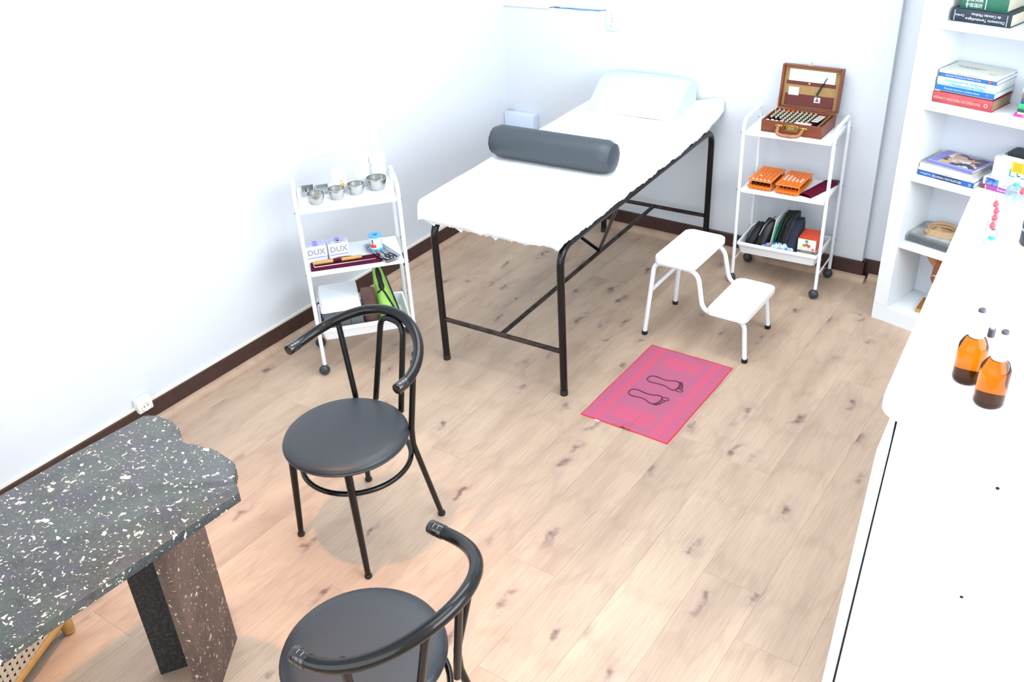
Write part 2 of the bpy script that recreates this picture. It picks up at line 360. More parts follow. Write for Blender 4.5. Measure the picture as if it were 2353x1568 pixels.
MB().box(-.035, .035, -.009, -.0005, -.055, .052, .004, 2).obj('plate', M('outlet_white', '#c9d8d3', .4), t)
b = MB(); b.X = Matrix.Rotation(PI/2, 4, 'X') @ Matrix.Translation((0, 0, .009)); b.lathe([(.017, 0), (.017, .0016), (.0155, .0018), (.0145, .0006)], 20).obj('socket_face', M('outlet_white'), t)
for zz in (.03, -.03):
    b = MB(); b.X = Matrix.Rotation(PI/2, 4, 'X') @ Matrix.Translation((-.002, zz, .009)); b.lathe([(.0025, 0), (.002, .0012)], 8).obj('screw', M('dull_screw', '#7f8a8c', .4, .6), t)
for dz in (.007, -.007):
    b = MB(); b.X = Matrix.Rotation(PI/2, 4, 'X') @ Matrix.Translation((.003, dz, .0085)); b.lathe([(.0022, 0), (.0022, .0012)], 8).obj('contact_hole', RUB, t)
t = thing('cable_trunking', 'thin white cable trunking with exposed wires running across back wall', 'trunking', (0, 0, 1.152))
b = MB(); b.ring([[(0, -.010, 0+.0), (0, -.0005, 0), (0, -.0005, .013), (0, -.010, .013)], [(.30, -.010, .006), (.30, -.0005, .006), (.30, -.0005, .019), (.30, -.010, .019)]]).obj('cover', CREAM, t)
b = MB(); b.ring([[(.30, -.002, .006), (.30, -.0005, .006), (.30, -.0005, .021), (.30, -.002, .021)], [(.638, -.002, .014), (.638, -.0005, .014), (.638, -.0005, .029), (.638, -.002, .029)]]).obj('back_channel', M('trunk_white', '#e2eaf0', .5), t)
for col, pts in (('#2a3b33', [(.27, .010), (.30, .0105), (.335, .017), (.365, .017)]), ('#3f86b8', [(.33, .012), (.42, .014), (.50, .013), (.60, .020), (.64, .022)]), ('#59a7d8', [(.40, .017), (.52, .020), (.575, .016), (.60, .0155), (.64, .026)]), ('#b8c4c4', [(.36, .018), (.45, .021), (.56, .021), (.64, .024)])):
    MB().tube([(p, -.005, q) for p, q in pts], .0017, 6).obj('wire', M('wire_'+col[1:], col, .5), t)
t = thing('junction_box', 'pale blue white box mounted low in corner behind treatment bed', 'box', (0, 0, .30))
MB().box(.003, .202, -.056, -.0005, 0, .278, .003, 2).obj('housing', M('pale_blue_white', '#cfdcef', .5), t)
MB().tube([(.012, -.02, .278), (.014, -.022, .287), (.03, -.024, .290), (.05, -.024, .288)], .003, 6).obj('cable_stub', M('grey_cable', '#b9bdb6', .5), t)

# ---------------------------------------------------------------- treatment bed
bed = thing('treatment_bed', 'padded treatment bed on black tubular steel legs', 'bed', (.7543, -1.6151, 0), .0453)
BL_ = 1.5115; HC = .208
for i, xx in enumerate((0, .6)):
    MB().tube(bend([(xx, 0, .004), (xx, -.004, .668), (xx, BL_+.004, .668), (xx, BL_, .004)], .085, 8), .0155, 14).obj('side_frame', BLK, bed)
    for yy in (0, BL_): MB().lathe([(.0162, 0), (.0165, .012), (.0165, .022), (.0158, .024)], 14, (xx, yy, 0)).obj('foot_cap', M('scuffed_rubber', '#2b2523', .7), bed)
for yy in (0, BL_): MB().tube([(.014, yy, HC), (.586, yy, HC)], .0105, 10).obj('crossbar', BLKW, bed)
MB().tube([(.3, .010, HC), (.3, BL_-.01, HC)], .0105, 10).obj('stretcher', BLKW, bed)
for xx in (0.012, .588): MB().tube([(.3, .885, HC+.008), (xx, .52, .66)], .0085, 8).obj('brace', BLK, bed)
for yy in (.12, .76, 1.38): MB().tube([(.012, yy, .672), (.588, yy, .672)], .010, 8).obj('under_rail', BLK, bed)
MX0, MX1, MY0, MY1, MZ = -.042, .602, -.022, 1.582, .762
MB().box(MX0+.006, MX1-.006, MY0+.006, MY1, .6835, MZ-.004, .018, 3).obj('mattress', MINT, bed)
def sheet(uu, vv):
    hw = (MX1-MX0)/2; cx = (MX0+MX1)/2; s = -hw-.086+uu*(2*hw+.172); tt = MY0-.092+vv*(MY1-MY0+.092-.004)
    ex = max(0, abs(s)-hw); ey = max(0, MY0-tt); e = max(ex, ey)
    jag = .010*nz(s*24, tt*16)+.006*nz(s*70, tt*60)
    x_ = cx+max(-hw, min(hw, s))+math.copysign(.006*min(1, ex/.02)+.05*ex+.006*nz(tt*9, 3.1)*min(1, ex/.03), s)*(1 if ex else 0)
    y_ = max(MY0, tt)-(.006*min(1, ey/.02)+.05*ey+.008*nz(s*8, 7.7)*min(1, ey/.04) if ey else 0)
    z_ = MZ+.0035+.0025*nz(s*9, tt*5)+.0012*nz(s*30, tt*24)-(e*(.94)+jag*min(1, e/.06) if e else 0)
    rise = max(0, (tt-1.15)/.42); z_ += .055*rise*rise*max(0, (s-.12)/.25) if s > .12 else 0
    if s > 0 and ex: x_ += .02*rise
    return (x_, y_, z_)
ps = MB().grid(sheet, 66, 110).obj('paper_sheet', PAPER, None, smooth=60); place(ps, (.7543, -1.6151, 0), .0453)
tag(ps, 'white disposable paper sheet draped over the treatment bed', 'sheet')
sm = ps.modifiers.new('thick', 'SOLIDIFY'); sm.thickness = .0012; sm.offset = 1
def under(uu, vv):
    s = MX0+.02+uu*(MX1-MX0-.14); e = vv*(.036+.014*nz(s*30, 5)+.010*nz(s*80, 2))
    return (s, MY0-.0005+.004*nz(s*14, 2), .689-e+.015)
MB().grid(under, 60, 6).obj('torn_hem', M('thin_paper', '#e3e5ea', .8), ps, smooth=60)
pw = thing('head_pillow', 'pale mint wedge pillow at the head of the treatment bed', 'pillow', (.7543, -1.6151, 0), .0453)
prof = [(1.27, .768), (1.285, .782), (1.36, .838), (1.43, .888), (1.47, .902), (1.51, .906), (1.55, .900), (1.572, .88), (1.576, .768)]
b = MB(); rings = []
for i in range(15):
    q = i/14; xx = .02+q*.47; k = 1-.10*abs(2*q-1)**6
    rings.append([(xx, 1.42+(yy-1.42)*k, .768+(zz-.768)*k+.002*nz(xx*14, yy*9)) for yy, zz in prof])
b.ring(rings).obj('pillow_pad', MINT, pw, smooth=50)
bo = thing('bolster_cushion', 'dark slate vinyl bolster lying across the treatment bed', 'bolster', (.985, -1.06, .768+.0705), .06)
b = MB(); rings = []
for i in range(25):
    q = i/24; xx = -.285+.57*q; rr = .0705
    e = min(q, 1-q)*.57
    if e < .02: rr *= (1-(1-e/.02)**2*.16)
    sag = .006*(2*q-1)**2
    rings.append([(xx, rr*math.cos(2*PI*k/28)*(1+.012*nz(xx*12, k*.7)), rr*math.sin(2*PI*k/28)*(1+.012*nz(xx*10, k*.5+4))) for k in range(28)])
b.ring(rings).obj('bolster_cover', VIN2, bo, smooth=50)
for sx_ in (-1, 1):
    b = MB(); b.X = Matrix.Translation((sx_*.2845, 0, 0)) @ Matrix.Rotation(sx_*PI/2, 4, 'Y')
    b.ring([[(rr*math.cos(2*PI*k/28)*(1+.03*(k % 2)*(rr > .05)), rr*math.sin(2*PI*k/28)*(1+.03*(k % 2)*(rr > .05)), z) for k in range(28)] for rr, z in ((.0595, 0), (.058, .006), (.045, .011), (.02, .013), (.002, .0132))]).obj('end_panel', VIN2, bo, smooth=50)

# ---------------------------------------------------------------- trolleys
TW, TD = .41, .245
TR = ((1.541, -.312), .061); TL = ((.364, -1.983), .853)
def TP(T, lx, ly, z):
    (ox, oy), a = T; return (ox+math.cos(a)*lx-math.sin(a)*ly, oy+math.sin(a)*lx+math.cos(a)*ly, z)
def make_trolley(label):
    t = thing('utility_trolley', label, 'trolley', (TR[0][0], TR[0][1], 0), TR[1], 'white three tier trolleys')
    for xx in (0, TW):
        MB().tube(bend([(xx, 0, .046), (xx, 0, .828), (xx, TD, .828), (xx, TD, .046)], .05, 7), .0085, 10).obj('side_frame', WMET, t)
        MB().tube([(xx, .004, .118), (xx, TD-.004, .118)], .0038, 8).obj('brace_rod', WMET, t)
        for zt in (.765, .485, .205):
            for yy in (0, TD):
                b = MB(); b.X = Matrix.Translation((xx+math.copysign(.0085, xx-.1), yy, zt)) @ Matrix.Rotation(math.copysign(PI/2, xx-.1), 4, 'Y')
                b.lathe([(.0035, 0), (.0035, .002), (.002, .0035)], 8).obj('screw', M('dull_screw'), t)
        for yy in (0, TD):
            b = MB(); cx_, cy_ = xx, yy-.004
            b.lathe([(.0225*math.sin(PI*k/12), .0235-.0235*math.cos(PI*k/12)) for k in range(1, 12)], 18, (cx_-.004, cy_, 0))
            c = b.obj('caster', M('caster_grey', '#33383a', .38), t, smooth=60)
            MB().lathe([(.0085, .036), (.0095, .046), (.006, .052)], 10, (xx, yy, 0)).obj('stem', RUB, c)
            MB().tube([(cx_-.004+.0236*math.cos(a_), cy_-.003, .0235+.0236*math.sin(a_)) for a_ in [2*PI*k/20 for k in range(20)]], .0012, 5, closed=True).obj('wheel_groove', M('caster_line', '#5a5f60', .4), c)
    for zt in (.775, .495):
        b = MB().box(.0095, TW-.0095, -.004, TD+.004, zt-.019, zt, .0025, 2)
        b.obj('shelf', WLAM, t)
    b = MB()                                                    # hollow moulded tray
    o1 = rrect(.010, TW-.010, .002, TD-.002, .015, 3); o2 = rrect(.022, TW-.022, .012, TD-.012, .015, 3)
    i1 = rrect(.018, TW-.018, .010, TD-.010, .012, 3); i2 = rrect(.028, TW-.028, .018, TD-.018, .012, 3)
    b.ring([[(p, q, .206) for p, q in rrect(.0095, TW-.0095, -.006, TD+.006, .012, 3)], [(p, q, .216) for p, q in rrect(.0095, TW-.0095, -.006, TD+.006, .012, 3)], [(p, q, .216) for p, q in i1], [(p, q, .163) for p, q in i2]], cap=False)
    b.ring([[(p, q, .206) for p, q in rrect(.0095, TW-.0095, -.006, TD+.006, .012, 3)], [(p, q, .206) for p, q in o1], [(p, q, .160) for p, q in o2]], cap=False)
    b.bm.faces.new([b.v((p, q, .160)) for p, q in o2][::-1]); b.bm.faces.new([b.v((p, q, .163)) for p, q in i2])
    b.obj('tray', WPLA, t)
    return t
tr = make_trolley('white three tier trolley carrying open brown briefcase against back wall')
tl = dup(tr, (TL[0][0], TL[0][1], 0), TL[1], 'white three tier trolley carrying steel bowls against left wall')

# ---- left trolley, top shelf
def bowl(loc, rt, rb, h, label):
    t = thing('steel_bowl', label, 'bowl', loc, 0, 'steel bowls on the left trolley')
    MB().lathe([(.001, .002), (rb*.92, .002), (rb, 0), (rb*1.03, .002), (rt*.93, h*.72), (rt*.96, h), (rt*.93, h), (rt*.90, h*.72), (rb*.96, .005), (.001, .004)], 28).obj('bowl_body', M('brushed_steel', '#b5b6b2', .3, 1), t, smooth=50)
    b = MB(); b.tube([(rt*.96*math.cos(2*PI*k/32), rt*.96*math.sin(2*PI*k/32), h) for k in range(32)], .0018, 6, closed=True).obj('rolled_rim', CHROME, t)
ZT, ZM = .7752, .4952
bowl((.377, -1.884, ZT), .0375, .026, .041, 'small steel bowl nearest the silver case, first of four on left trolley')
bowl((.417, -1.806, ZT), .0375, .026, .041, 'small steel bowl second from the silver case on left trolley')
bowl((.453, -1.729, ZT), .0375, .026, .041, 'small steel bowl next to the largest bowl on left trolley')
bowl((.497, -1.650, ZT), .043, .030, .049, 'largest deep steel bowl at right end of left trolley top')
mc = thing('instrument_case', 'small silver hinged instrument case lying open behind steel bowls', 'case', TP(TL, .028, .135, ZT), TL[1])
for i, dx in enumerate((0, .060)):
    b = MB(); b.box(dx, dx+.055, 0, .085, 0, .003).box(dx, dx+.055, 0, .004, .003, .020-.006*i).box(dx, dx+.055, .081, .085, .003, .020-.006*i).box(dx, dx+.004, .004, .081, .003, .020-.006*i).box(dx+.051, dx+.055, .004, .081, .003, .020-.006*i)
    b.obj('case_tray' if not i else 'case_lid', M('dull_silver', '#a9aeb0', .35, .7), mc)
MB().tube([(.0575, .004, .010), (.0575, .081, .010)], .002, 6).obj('hinge', CHROME, mc)
for k, (a_, b_) in enumerate(((.012, .074), (.019, .07), (.026, .06))): MB().box(a_, a_+.004, .010, b_, .003, .009+.003*k, .001, 1).obj('probe', CHROME if k != 1 else RUB, mc)
MB().box(.034, .048, .03, .06, .003, .012, .002, 1).obj('foam_block', M('grey_foam', '#565c5e', .8), mc)
text('- - -\n--- -', .012, M('etched', '#6d7274', .5), mc, face_up(.0875, .045, .0033), 'engraving')
def bottle_body(prof, mat, par, name='bottle_body'): return MB().lathe(prof, 24).obj(name, mat, par, smooth=50)
t = thing('pill_bottle', 'short white medicine bottle with orange label mark on left trolley', 'bottle', TP(TL, .190, .150, ZT), TL[1])
bottle_body([(.027, 0), (.029, .003), (.029, .060), (.026, .066), (.022, .068)], M('soft_white', '#e9edf2', .4), t)
MB().lathe([(.0285, .066), (.0285, .092), (.026, .095)], 24).obj('cap', M('soft_white'), t)
b = MB(); b.X = Matrix.Rotation(-.25, 4, 'Z'); b.ring([[(.0294*math.cos(a_), .0294*math.sin(a_), z) for z in (.030, .044)] for a_ in [math.radians(d) for d in range(-80, -38, 6)]], close=False, cap=False).obj('orange_label', M('orange_print', '#e8a23e', .5), t)
b = MB(); b.X = Matrix.Rotation(-.25, 4, 'Z'); b.ring([[(.0294*math.cos(a_), .0294*math.sin(a_), z) for z in (.048, .058)] for a_ in [math.radians(d) for d in range(-76, -46, 6)]], close=False, cap=False).obj('violet_label', M('violet_print', '#a5a6d8', .5), t)
t = thing('cream_jar', 'tall white jar with wide white lid on left trolley', 'jar', TP(TL, .288, .190, ZT), TL[1])
bottle_body([(.028, 0), (.030, .003), (.030, .085), (.027, .09)], M('soft_white'), t, 'jar_body')
MB().lathe([(.034, .088), (.0345, .092), (.0345, .120), (.032, .124)], 24).obj('lid', M('soft_white'), t)
t = thing('pump_bottle', 'white pump dispenser bottle at back corner of left trolley', 'bottle', TP(TL, .358, .195, ZT), TL[1])
bottle_body([(.030, 0), (.033, .004), (.033, .075), (.030, .085), (.014, .092)], M('frosted', '#dfe8e9', .35), t)
MB().lathe([(.034, .086), (.036, .090), (.035, .118), (.020, .126), (.014, .128)], 24).obj('collar', M('soft_white'), t)
MB().lathe([(.010, .126), (.010, .158), (.014, .160), (.0145, .176), (.010, .180)], 16).obj('pump_head', M('soft_white'), t)
MB().tube([(0, 0, .170), (-.028, -.012, .170), (-.034, -.015, .166)], .0048, 8).obj('nozzle', M('soft_white'), t)
# ---- left trolley, middle shelf
def needle_box(loc, label, torn):
    t = thing('needle_box', label, 'box', loc, TL[1]+.06, 'white and violet needle boxes')
    w, d, h = .086, .062, .074
    MB().box(0, w, 0, d, 0, h, .001, 1).obj('carton', M('carton_white', '#eaedf4', .55), t)
    MB().box(.001, w-.001, .003, d-.003, h, h+.0006).obj('violet_top', M('violet_top', '#aeb0e2', .5, noise=(40, '#cfd2f0', .2)), t)
    MB().box(w*.40, w*.62, .003, d-.003, h+.0006, h+.001).obj('violet_stripe', M('violet_deep', '#8f8fe0', .5), t)
    text('DUX', .034, M('grey_print', '#9aa3ae', .5), t, face_front(w*.5, -.0006, h*.64), sx=1.0, bold=.0011)
    MB().box(.004, w-.004, -.0006, 0, h*.30, h*.35).obj('violet_line', M('violet_deep'), t)
    if torn:
        MB().prism([(.012, .006), (.045, .014), (w, .004), (w, .030), (.055, .026), (.02, .020)], h+.001, h+.003).obj('torn_flap', M('carton_inside', '#d9dcd6', .7), t)
        MB().prism([(.026, .010), (.050, .017), (.076, .012), (.050, .021), (.046, .030), (.040, .019)], h+.003, h+.0036).obj('torn_gap', M('shadow_gap', '#26282c', .9), t)
needle_box(TP(TL, .004, .086, ZM), 'white violet needle box with closed top, nearer trolley left post', 0)
needle_box(TP(TL, .098, .088, ZM), 'white violet needle box with torn open top on left trolley', 1)
MAR = M('maroon_velvet', '#57172f', .9, noise=(60, '#491127', .3), spec=.1)
t = thing('velvet_pouch', 'long flat maroon velvet pouch with bamboo stick on left trolley', 'pouch', TP(TL, .013, .006, ZM), TL[1]-.02)
MB().box(0, .295, 0, .074, 0, .010, .004, 2).obj('pouch_body', MAR, t)
MB().prism([(.060, .055), (.12, .085), (.17, .080), (.20, .06)], .010, .013).obj('folded_flap', M('brown_flap', '#7d4a43', .9), t)
t2 = thing('bamboo_stick', 'two piece bamboo moxa holder resting on maroon pouch', 'stick', TP(TL, .025, .048, ZM+.0175), TL[1]-.02)
MB().tube([(0, 0, 0), (.085, .002, 0)], .0075, 10).obj('bamboo_segment', M('bamboo', '#cf9f58', .5, noise=(30, '#c08d48', .3)), t2)
MB().tube([(.085, .002, 0), (.120, .003, 0)], .0060, 10).obj('wrapped_grip', MAR, t2)
MB().tube([(.120, .003, 0), (.205, .006, 0)], .0075, 10).obj('bamboo_segment', M('bamboo'), t2)
t3 = MB().tube([(0, 0, 0), (.10, 0, 0), (.255, 0, 0)], [.0017, .0017, .0008], 6).tube([(0, 0, 0), (-.002, .014, .001)], .0017, 6).obj('needle_rod', M('white_rod', '#e6e2e6', .3)); place(t3, TP(TL, .030, .022, ZM+.0122), TL[1]-.01)
tag(t3, 'thin white metal rod lying on maroon pouch', 'rod')
t = thing('steel_tray', 'rectangular steel instrument tray on left trolley', 'tray', TP(TL, .243, .158, ZM), -.33)
b = MB(); A = rrect(0, .205, 0, .078, .012, 3); Bq = rrect(.008, .197, .008, .070, .008, 3)
b.ring([[(p, q, .003) for p, q in Bq], [(p, q, .018) for p, q in A], [(p-.002*(1 if p > .1 else -1)*0, q, .0165) for p, q in rrect(.003, .202, .003, .075, .010, 3)], [(p, q, .0015+.0025) for p, q in rrect(.010, .195, .010, .068, .007, 3)]], cap=False)
b.bm.faces.new([b.v((p, q, .0035)) for p, q in rrect(.010, .195, .010, .068, .007, 3)]); b.bm.faces.new([b.v((p, q, .0)) for p, q in Bq][::-1]); b.ring([[(p, q, 0) for p, q in Bq], [(p, q, .003) for p, q in Bq]], cap=False)
b.obj('tray_body', M('tray_steel', '#bfc4c6', .25, 1), t)
def tool(name, label, parts):
    o = thing(name, label, 'tool', TP(TL, .243, .158, ZM+.0055), -.33)
    for nm, pts, rr, m in parts: MB().tube([(p, q, z) for p, q, z in pts], rr, 7).obj(nm, m, o)
tool('tweezers', 'steel tweezers lying in the steel tray', [('arm', [(.055, .030, 0), (.11, .022, .002), (.175, .020, .002)], .0022, CHROME), ('arm', [(.055, .030, .0045), (.11, .030, .006), (.175, .023, .002)], .0022, CHROME)])
sc = [('blade', [(.05, .050, .001), (.13, .046, .002)], .0026, CHROME), ('blade', [(.05, .054, .005), (.13, .052, .006)], .0026, CHROME)]
for cy in (.040, .056): sc.append(('finger_ring', [(.150+.016*math.cos(a_), cy+.009*math.sin(a_), .004) for a_ in [2*PI*k/14 for k in range(15)]], .0026, RUB))
tool('scissors', 'scissors with black finger rings in the steel tray', sc)
tool('forceps', 'dark handled steel forceps beside scissors in the tray', [('shank', [(.065, .016, 0), (.15, .014, .001)], .0028, CHROME), ('handle', [(.15, .014, .001), (.190, .022, .002)], .0034, RUB)])
t = thing('tape_roll', 'light blue adhesive tape spool standing in the steel tray', 'tape', TP(TL, .243, .158, ZM+.0036), -.33)
t.location = Vector(TP(TL, .243, .158, ZM+.0036))+Vector((math.cos(-.33)*.042-math.sin(-.33)*.046, math.sin(-.33)*.042+math.cos(-.33)*.046, 0))
BLU = M('sky_blue_plastic', '#63bfe6', .35)
MB().lathe([(.031, 0), (.031, .008), (.027, .009)], 24).obj('lower_flange', BLU, t)
MB().lathe([(.027, .009), (.027, .058)], 24).obj('tape_label', M('label_white', '#dfe6f2', .5), t)
MB().lathe([(.027, .058), (.029, .059), (.029, .066), (.012, .067), (.011, .050)], 24).obj('upper_flange', BLU, t)
b = MB(); b.ring([[(.0274*math.cos(a_), .0274*math.sin(a_), z) for z in (.014, .029)] for a_ in [math.radians(d) for d in range(-95, -20, 7)]], close=False, cap=False).obj('red_band', M('red_orange_print', '#e8502c', .5), t)
b = MB(); b.ring([[(.0274*math.cos(a_), .0274*math.sin(a_), z) for z in (.031, .052)] for a_ in [math.radians(d) for d in range(-62, -45, 6)]], close=False, cap=False).obj('dark_mark', M('dark_print', '#55606a', .5), t)
# ---- left trolley, bottom tray
t = thing('storage_box', 'grey fabric storage box in the left trolley tray', 'box', TP(TL, .032, .030, .1632), TL[1])
MB().box(0, .165, 0, .175, 0, .118, .006, 2).obj('box_body', M('grey_fabric', '#5a5f64', .85, bump=(300, .3)), t)
for a_ in (.045, .11): MB().box(a_, a_+.0035, -.0012, 0, .004, .116).obj('seam', M('dark_seam', '#3c4044', .9), t)
t = thing('folded_towel', 'stack of folded white towels on grey storage box', 'towel', TP(TL, .022, .022, .2832), TL[1])
TWL = M('towel_white', '#e6ebf1', .9, bump=(240, .5))
for k in range(3):
    o_ = .003*k; MB().prism(rrect(0+o_, .174-o_*.5, .0+o_, .19-o_*2, .014, 4), .017*k, .017*k+.0166, .004, 2).obj('towel_fold', TWL, t)
t = thing('leather_pouch', 'small brown leather pouch with strap between towels and green bag', 'pouch', TP(TL, .234, .072, .1632), TL[1])
LEA = M('brown_leather', '#4a322e', .5, bump=(150, .3), noise=(20, '#5a4039', .3))
softbag(.066, .07, .19, 3, top=.93, amp=.006).obj('pouch_body', LEA, t, smooth=60)
MB().box(-.045, .045, -.034, -.0305, .085, .094, .001, 1).obj('strap', M('dark_leather', '#33211f', .5), t)
MB().tube([(.018+.006*math.cos(2*PI*k/12), -.034, .105+.006*math.sin(2*PI*k/12)) for k in range(12)], .0012, 5, closed=True).obj('ring', CHROME, t)
t = thing('green_bag', 'lime green zip bag with black trim in the left trolley tray', 'bag', TP(TL, .318, .118, .1632), TL[1])
GRN = M('lime_fabric', '#a2d868', .7, bump=(260, .25), noise=(9, '#93cc5c', .3)); TRM = M('black_trim', '#10151a', .6)
def gb(q, tt, off=0):      # wedge shape: broad base, narrow top leaning left
    w = .072*(1-tt)**.75+.028; cx = -.028*tt
    d = .112*(1-tt)**.6+.03; a_ = 2*PI*q
    ca, sa = math.cos(a_), math.sin(a_)
    px_ = cx+math.copysign(abs(ca)**.7, ca)*(w/2+off); py_ = math.copysign(abs(sa)**.8, sa)*(d/2+off)-.02*(1-tt)+.05*tt
    return (px_+.004*nz(a_*3, tt*6)*(off == 0), py_+.006*nz(a_*2+5, tt*7)*(off == 0), .245*tt)
MB().ring([[gb(i/26, j/13) for i in range(26)] for j in range(14)]).obj('bag_body', GRN, t, smooth=60)
MB().tube([gb(.75, .98-.34*k/6, .003) for k in range(7)], [.006, .011, .0125, .012, .011, .013, .009], 8, sq=1).obj('zip_flap', TRM, t)
MB().tube([gb(.75+.17*(k/9), .64-.62*k/9, .002) for k in range(10)], .0042, 7).obj('piping', TRM, t)
MB().tube([gb(.75-.10*(k/3), .64-.06*k/3, .002) for k in range(4)], .0035, 7).obj('piping', TRM, t)
MB().tube([gb(.98-.0*k, .98-.9*k/9, .002) for k in range(10)], .0042, 7).obj('piping', TRM, t)
MB().tube([(-.042, .045, .238), (-.038, .046, .252), (-.028, .048, .257), (-.014, .05, .252), (-.008, .05, .240)], .004, 7).obj('carry_loop', M('khaki_web', '#a9a27c', .7), t)

# ---- right trolley, top shelf: briefcase
CW, CD, CH = .277, .196, .056
bc = thing('briefcase', 'open brown leather briefcase on top of the right trolley', 'briefcase', TP(TR, .072, .020, ZT), .012)
BRN = M('tan_brown_leather', '#7c432b', .42, bump=(160, .35), noise=(14, '#6a3321', .3)); DBR = M('dark_red_leather', '#5d2620', .45, bump=(160, .3)); TAN = M('tan_lining', '#a08154', .8, noise=(40, '#93754a', .3))
b = MB(); th = .006
b.box(0, CW, 0, CD, 0, .006, .002, 1).box(0, CW, 0, th, .006, CH, .002, 1).box(0, CW, CD-th, CD, .006, CH, .002, 1).box(0, th, th, CD-th, .006, CH, .002, 1).box(CW-th, CW, th, CD-th, .006, CH, .002, 1)
b.obj('base_shell', BRN, bc)
MB().box(th, CW-th, th, CD-th, .006, .016).obj('base_lining', M('black_lining', '#17181a', .8), bc)
for q in (.205, .206+.046): MB().box(q-.0015, q+.0015, th, CD-th, .016, CH-.004).obj('divider', TAN if q > .24 else DBR, bc)
LX = Matrix.Translation((0, CD-.002, CH+.001)) @ Matrix.Rotation(-.12, 4, 'X'); LT = .034      # lid leans back a little
b = MB(); b.X = LX
b.box(0, CW, LT-.005, LT, 0, .197, .002, 1).box(0, th+.004, 0, LT-.005, 0, .197, .002, 1).box(CW-th-.004, CW, 0, LT-.005, 0, .197, .002, 1).box(th+.004, CW-th-.004, 0, LT-.005, .188, .197, .002, 1).box(th+.004, CW-th-.004, 0, LT-.005, 0, .008, .002, 1)
lid = b.obj('lid', BRN, bc)
b = MB(); b.X = LX; b.box(.010, CW-.010, LT-.009, LT-.005, .008, .188).obj('lid_lining', TAN, lid)
b = MB(); b.X = LX; b.box(.022, CW-.030, LT-.013, LT-.009, .012, .066, .001, 1).obj('lower_pocket', DBR, lid)
b = MB(); b.X = LX; b.box(.022, CW-.030, LT-.0125, LT-.009, .108, .124, .001, 1).obj('pocket_band', DBR, lid)
b = MB(); b.X = LX @ Matrix.Translation((CW*.46, LT-.0125, .116)) @ Matrix.Rotation(PI/2, 4, 'X'); b.lathe([(.0055, 0), (.0055, .002), (.003, .003)], 12).obj('snap_button', BRASS, lid)
b = MB(); b.X = LX; b.box(.030, CW-.036, LT-.0112, LT-.0102, .118, .176).obj('paper_sheaf', M('letter_white', '#eceef2', .7), lid)
text('_____  ___', .010, M('grey_print'), lid, LX @ face_front(.12, LT-.0116, .142), 'letterhead')
b = MB(); b.X = LX; b.box(.036, .084, LT-.0135, LT-.0125, .060, .096).obj('card', M('letter_white'), lid)
b = MB(); b.X = LX; b.box(.160, .187, LT-.0145, LT-.013, .036, .060).obj('emblem_patch', M('patch_white', '#d3d7d8', .6), lid)
b = MB(); b.X = LX; b.ring([[(.1735-.009, LT-.0152, .040), (.1735+.009, LT-.0152, .040), (.1735+.002, LT-.0152, .057), (.1735-.002, LT-.0152, .057)], [(.1735-.009, LT-.0145, .040), (.1735+.009, LT-.0145, .040), (.1735+.002, LT-.0145, .057), (.1735-.002, LT-.0145, .057)]]).obj('emblem', M('emblem_grey', '#5d6266', .6), lid)
b = MB(); b.X = LX; b.box(CW*.42, CW*.50, .002, .012, .197, .2005, .001, 1).box(CW*.455, CW*.475, .004, .008, .2005, .213, .001, 1).obj('latch', BRASS, lid)
MB().tube([(.012, .14, CH-.01), (.004, .178, CH+.055)], .0016, 6).obj('lid_stay', BRASS, bc)
b = MB(); b.box(CW*.5-.032, CW*.5+.032, -.003, .0, .018, .046, .001, 1); lk = b.obj('combination_lock', BRASS, bc)
for k in range(3): MB().box(CW*.5-.013+k*.010, CW*.5-.006+k*.010, -.0042, -.003, .026, .038).obj('number_dial', M('dial', '#8a8254', .5), lk)
MB().box(CW*.5-.029, CW*.5-.023, -.0042, -.003, .024, .040).obj('slide_button', RUB, lk)
for s_ in (-1, 1):
    b = MB(); b.box(CW*.5+s_*.056-.018, CW*.5+s_*.056+.018, -.006, 0, .033, .043, .002, 1); b.box(CW*.5+s_*.056-.006, CW*.5+s_*.056+.006, -.011, -.006, .027, .043, .002, 1); b.obj('handle_mount', BRASS, bc)
MB().tube(bend([(CW*.5-.056, -.012, .032), (CW*.5-.050, -.040, .014), (CW*.5-.020, -.052, .012), (CW*.5+.020, -.052, .012), (CW*.5+.050, -.040, .014), (CW*.5+.056, -.012, .032)], .02, 4), .0075, 10, sq=1).obj('handle', M('worn_handle', '#8e5a3c', .5, noise=(30, '#a87a55', .2)), bc)
def bcp(x_, y_, z_): a_ = .012; o_ = bc.location; return (o_.x+math.cos(a_)*x_-math.sin(a_)*y_, o_.y+math.sin(a_)*x_+math.cos(a_)*y_, o_.z+z_)
ORD = ['first', 'second', 'third', 'fourth', 'fifth', 'sixth', 'seventh', 'eighth', 'ninth', 'tenth']
VD = M('vial_dark', '#131213', .25); VL = M('vial_label', '#b9b29c', .5); VO = M('vial_orange', '#d9682c', .5); VB = M('vial_brown', '#2a130e', .2)
def vial_mesh(nm, cap, rr=.0072, h=.030, hc=.009):
    b = MB(); b.lathe([(rr, 0), (rr, h-.004), (rr*.75, h)], 8); b.lathe([(rr*(.62 if cap is VL else .85), h), (rr*(.62 if cap is VL else .85), h+hc)], 8) if cap else None
    me = b.mesh(nm, 40); me.materials.append(VD if nm != 'v_rack' else VB); me.materials.append(cap or VD)
    for p in me.polygons:
        if p.center.z > h-.0005: p.material_index = 1
    return me
vm1, vm2 = vial_mesh('vial', VL), vial_mesh('vial_amber', VO)
def spawn(me, name, loc, label, cat, group): o = bpy.data.objects.new(name, me); COL.objects.link(o); o.location = loc; return tag(o, label, cat, group)
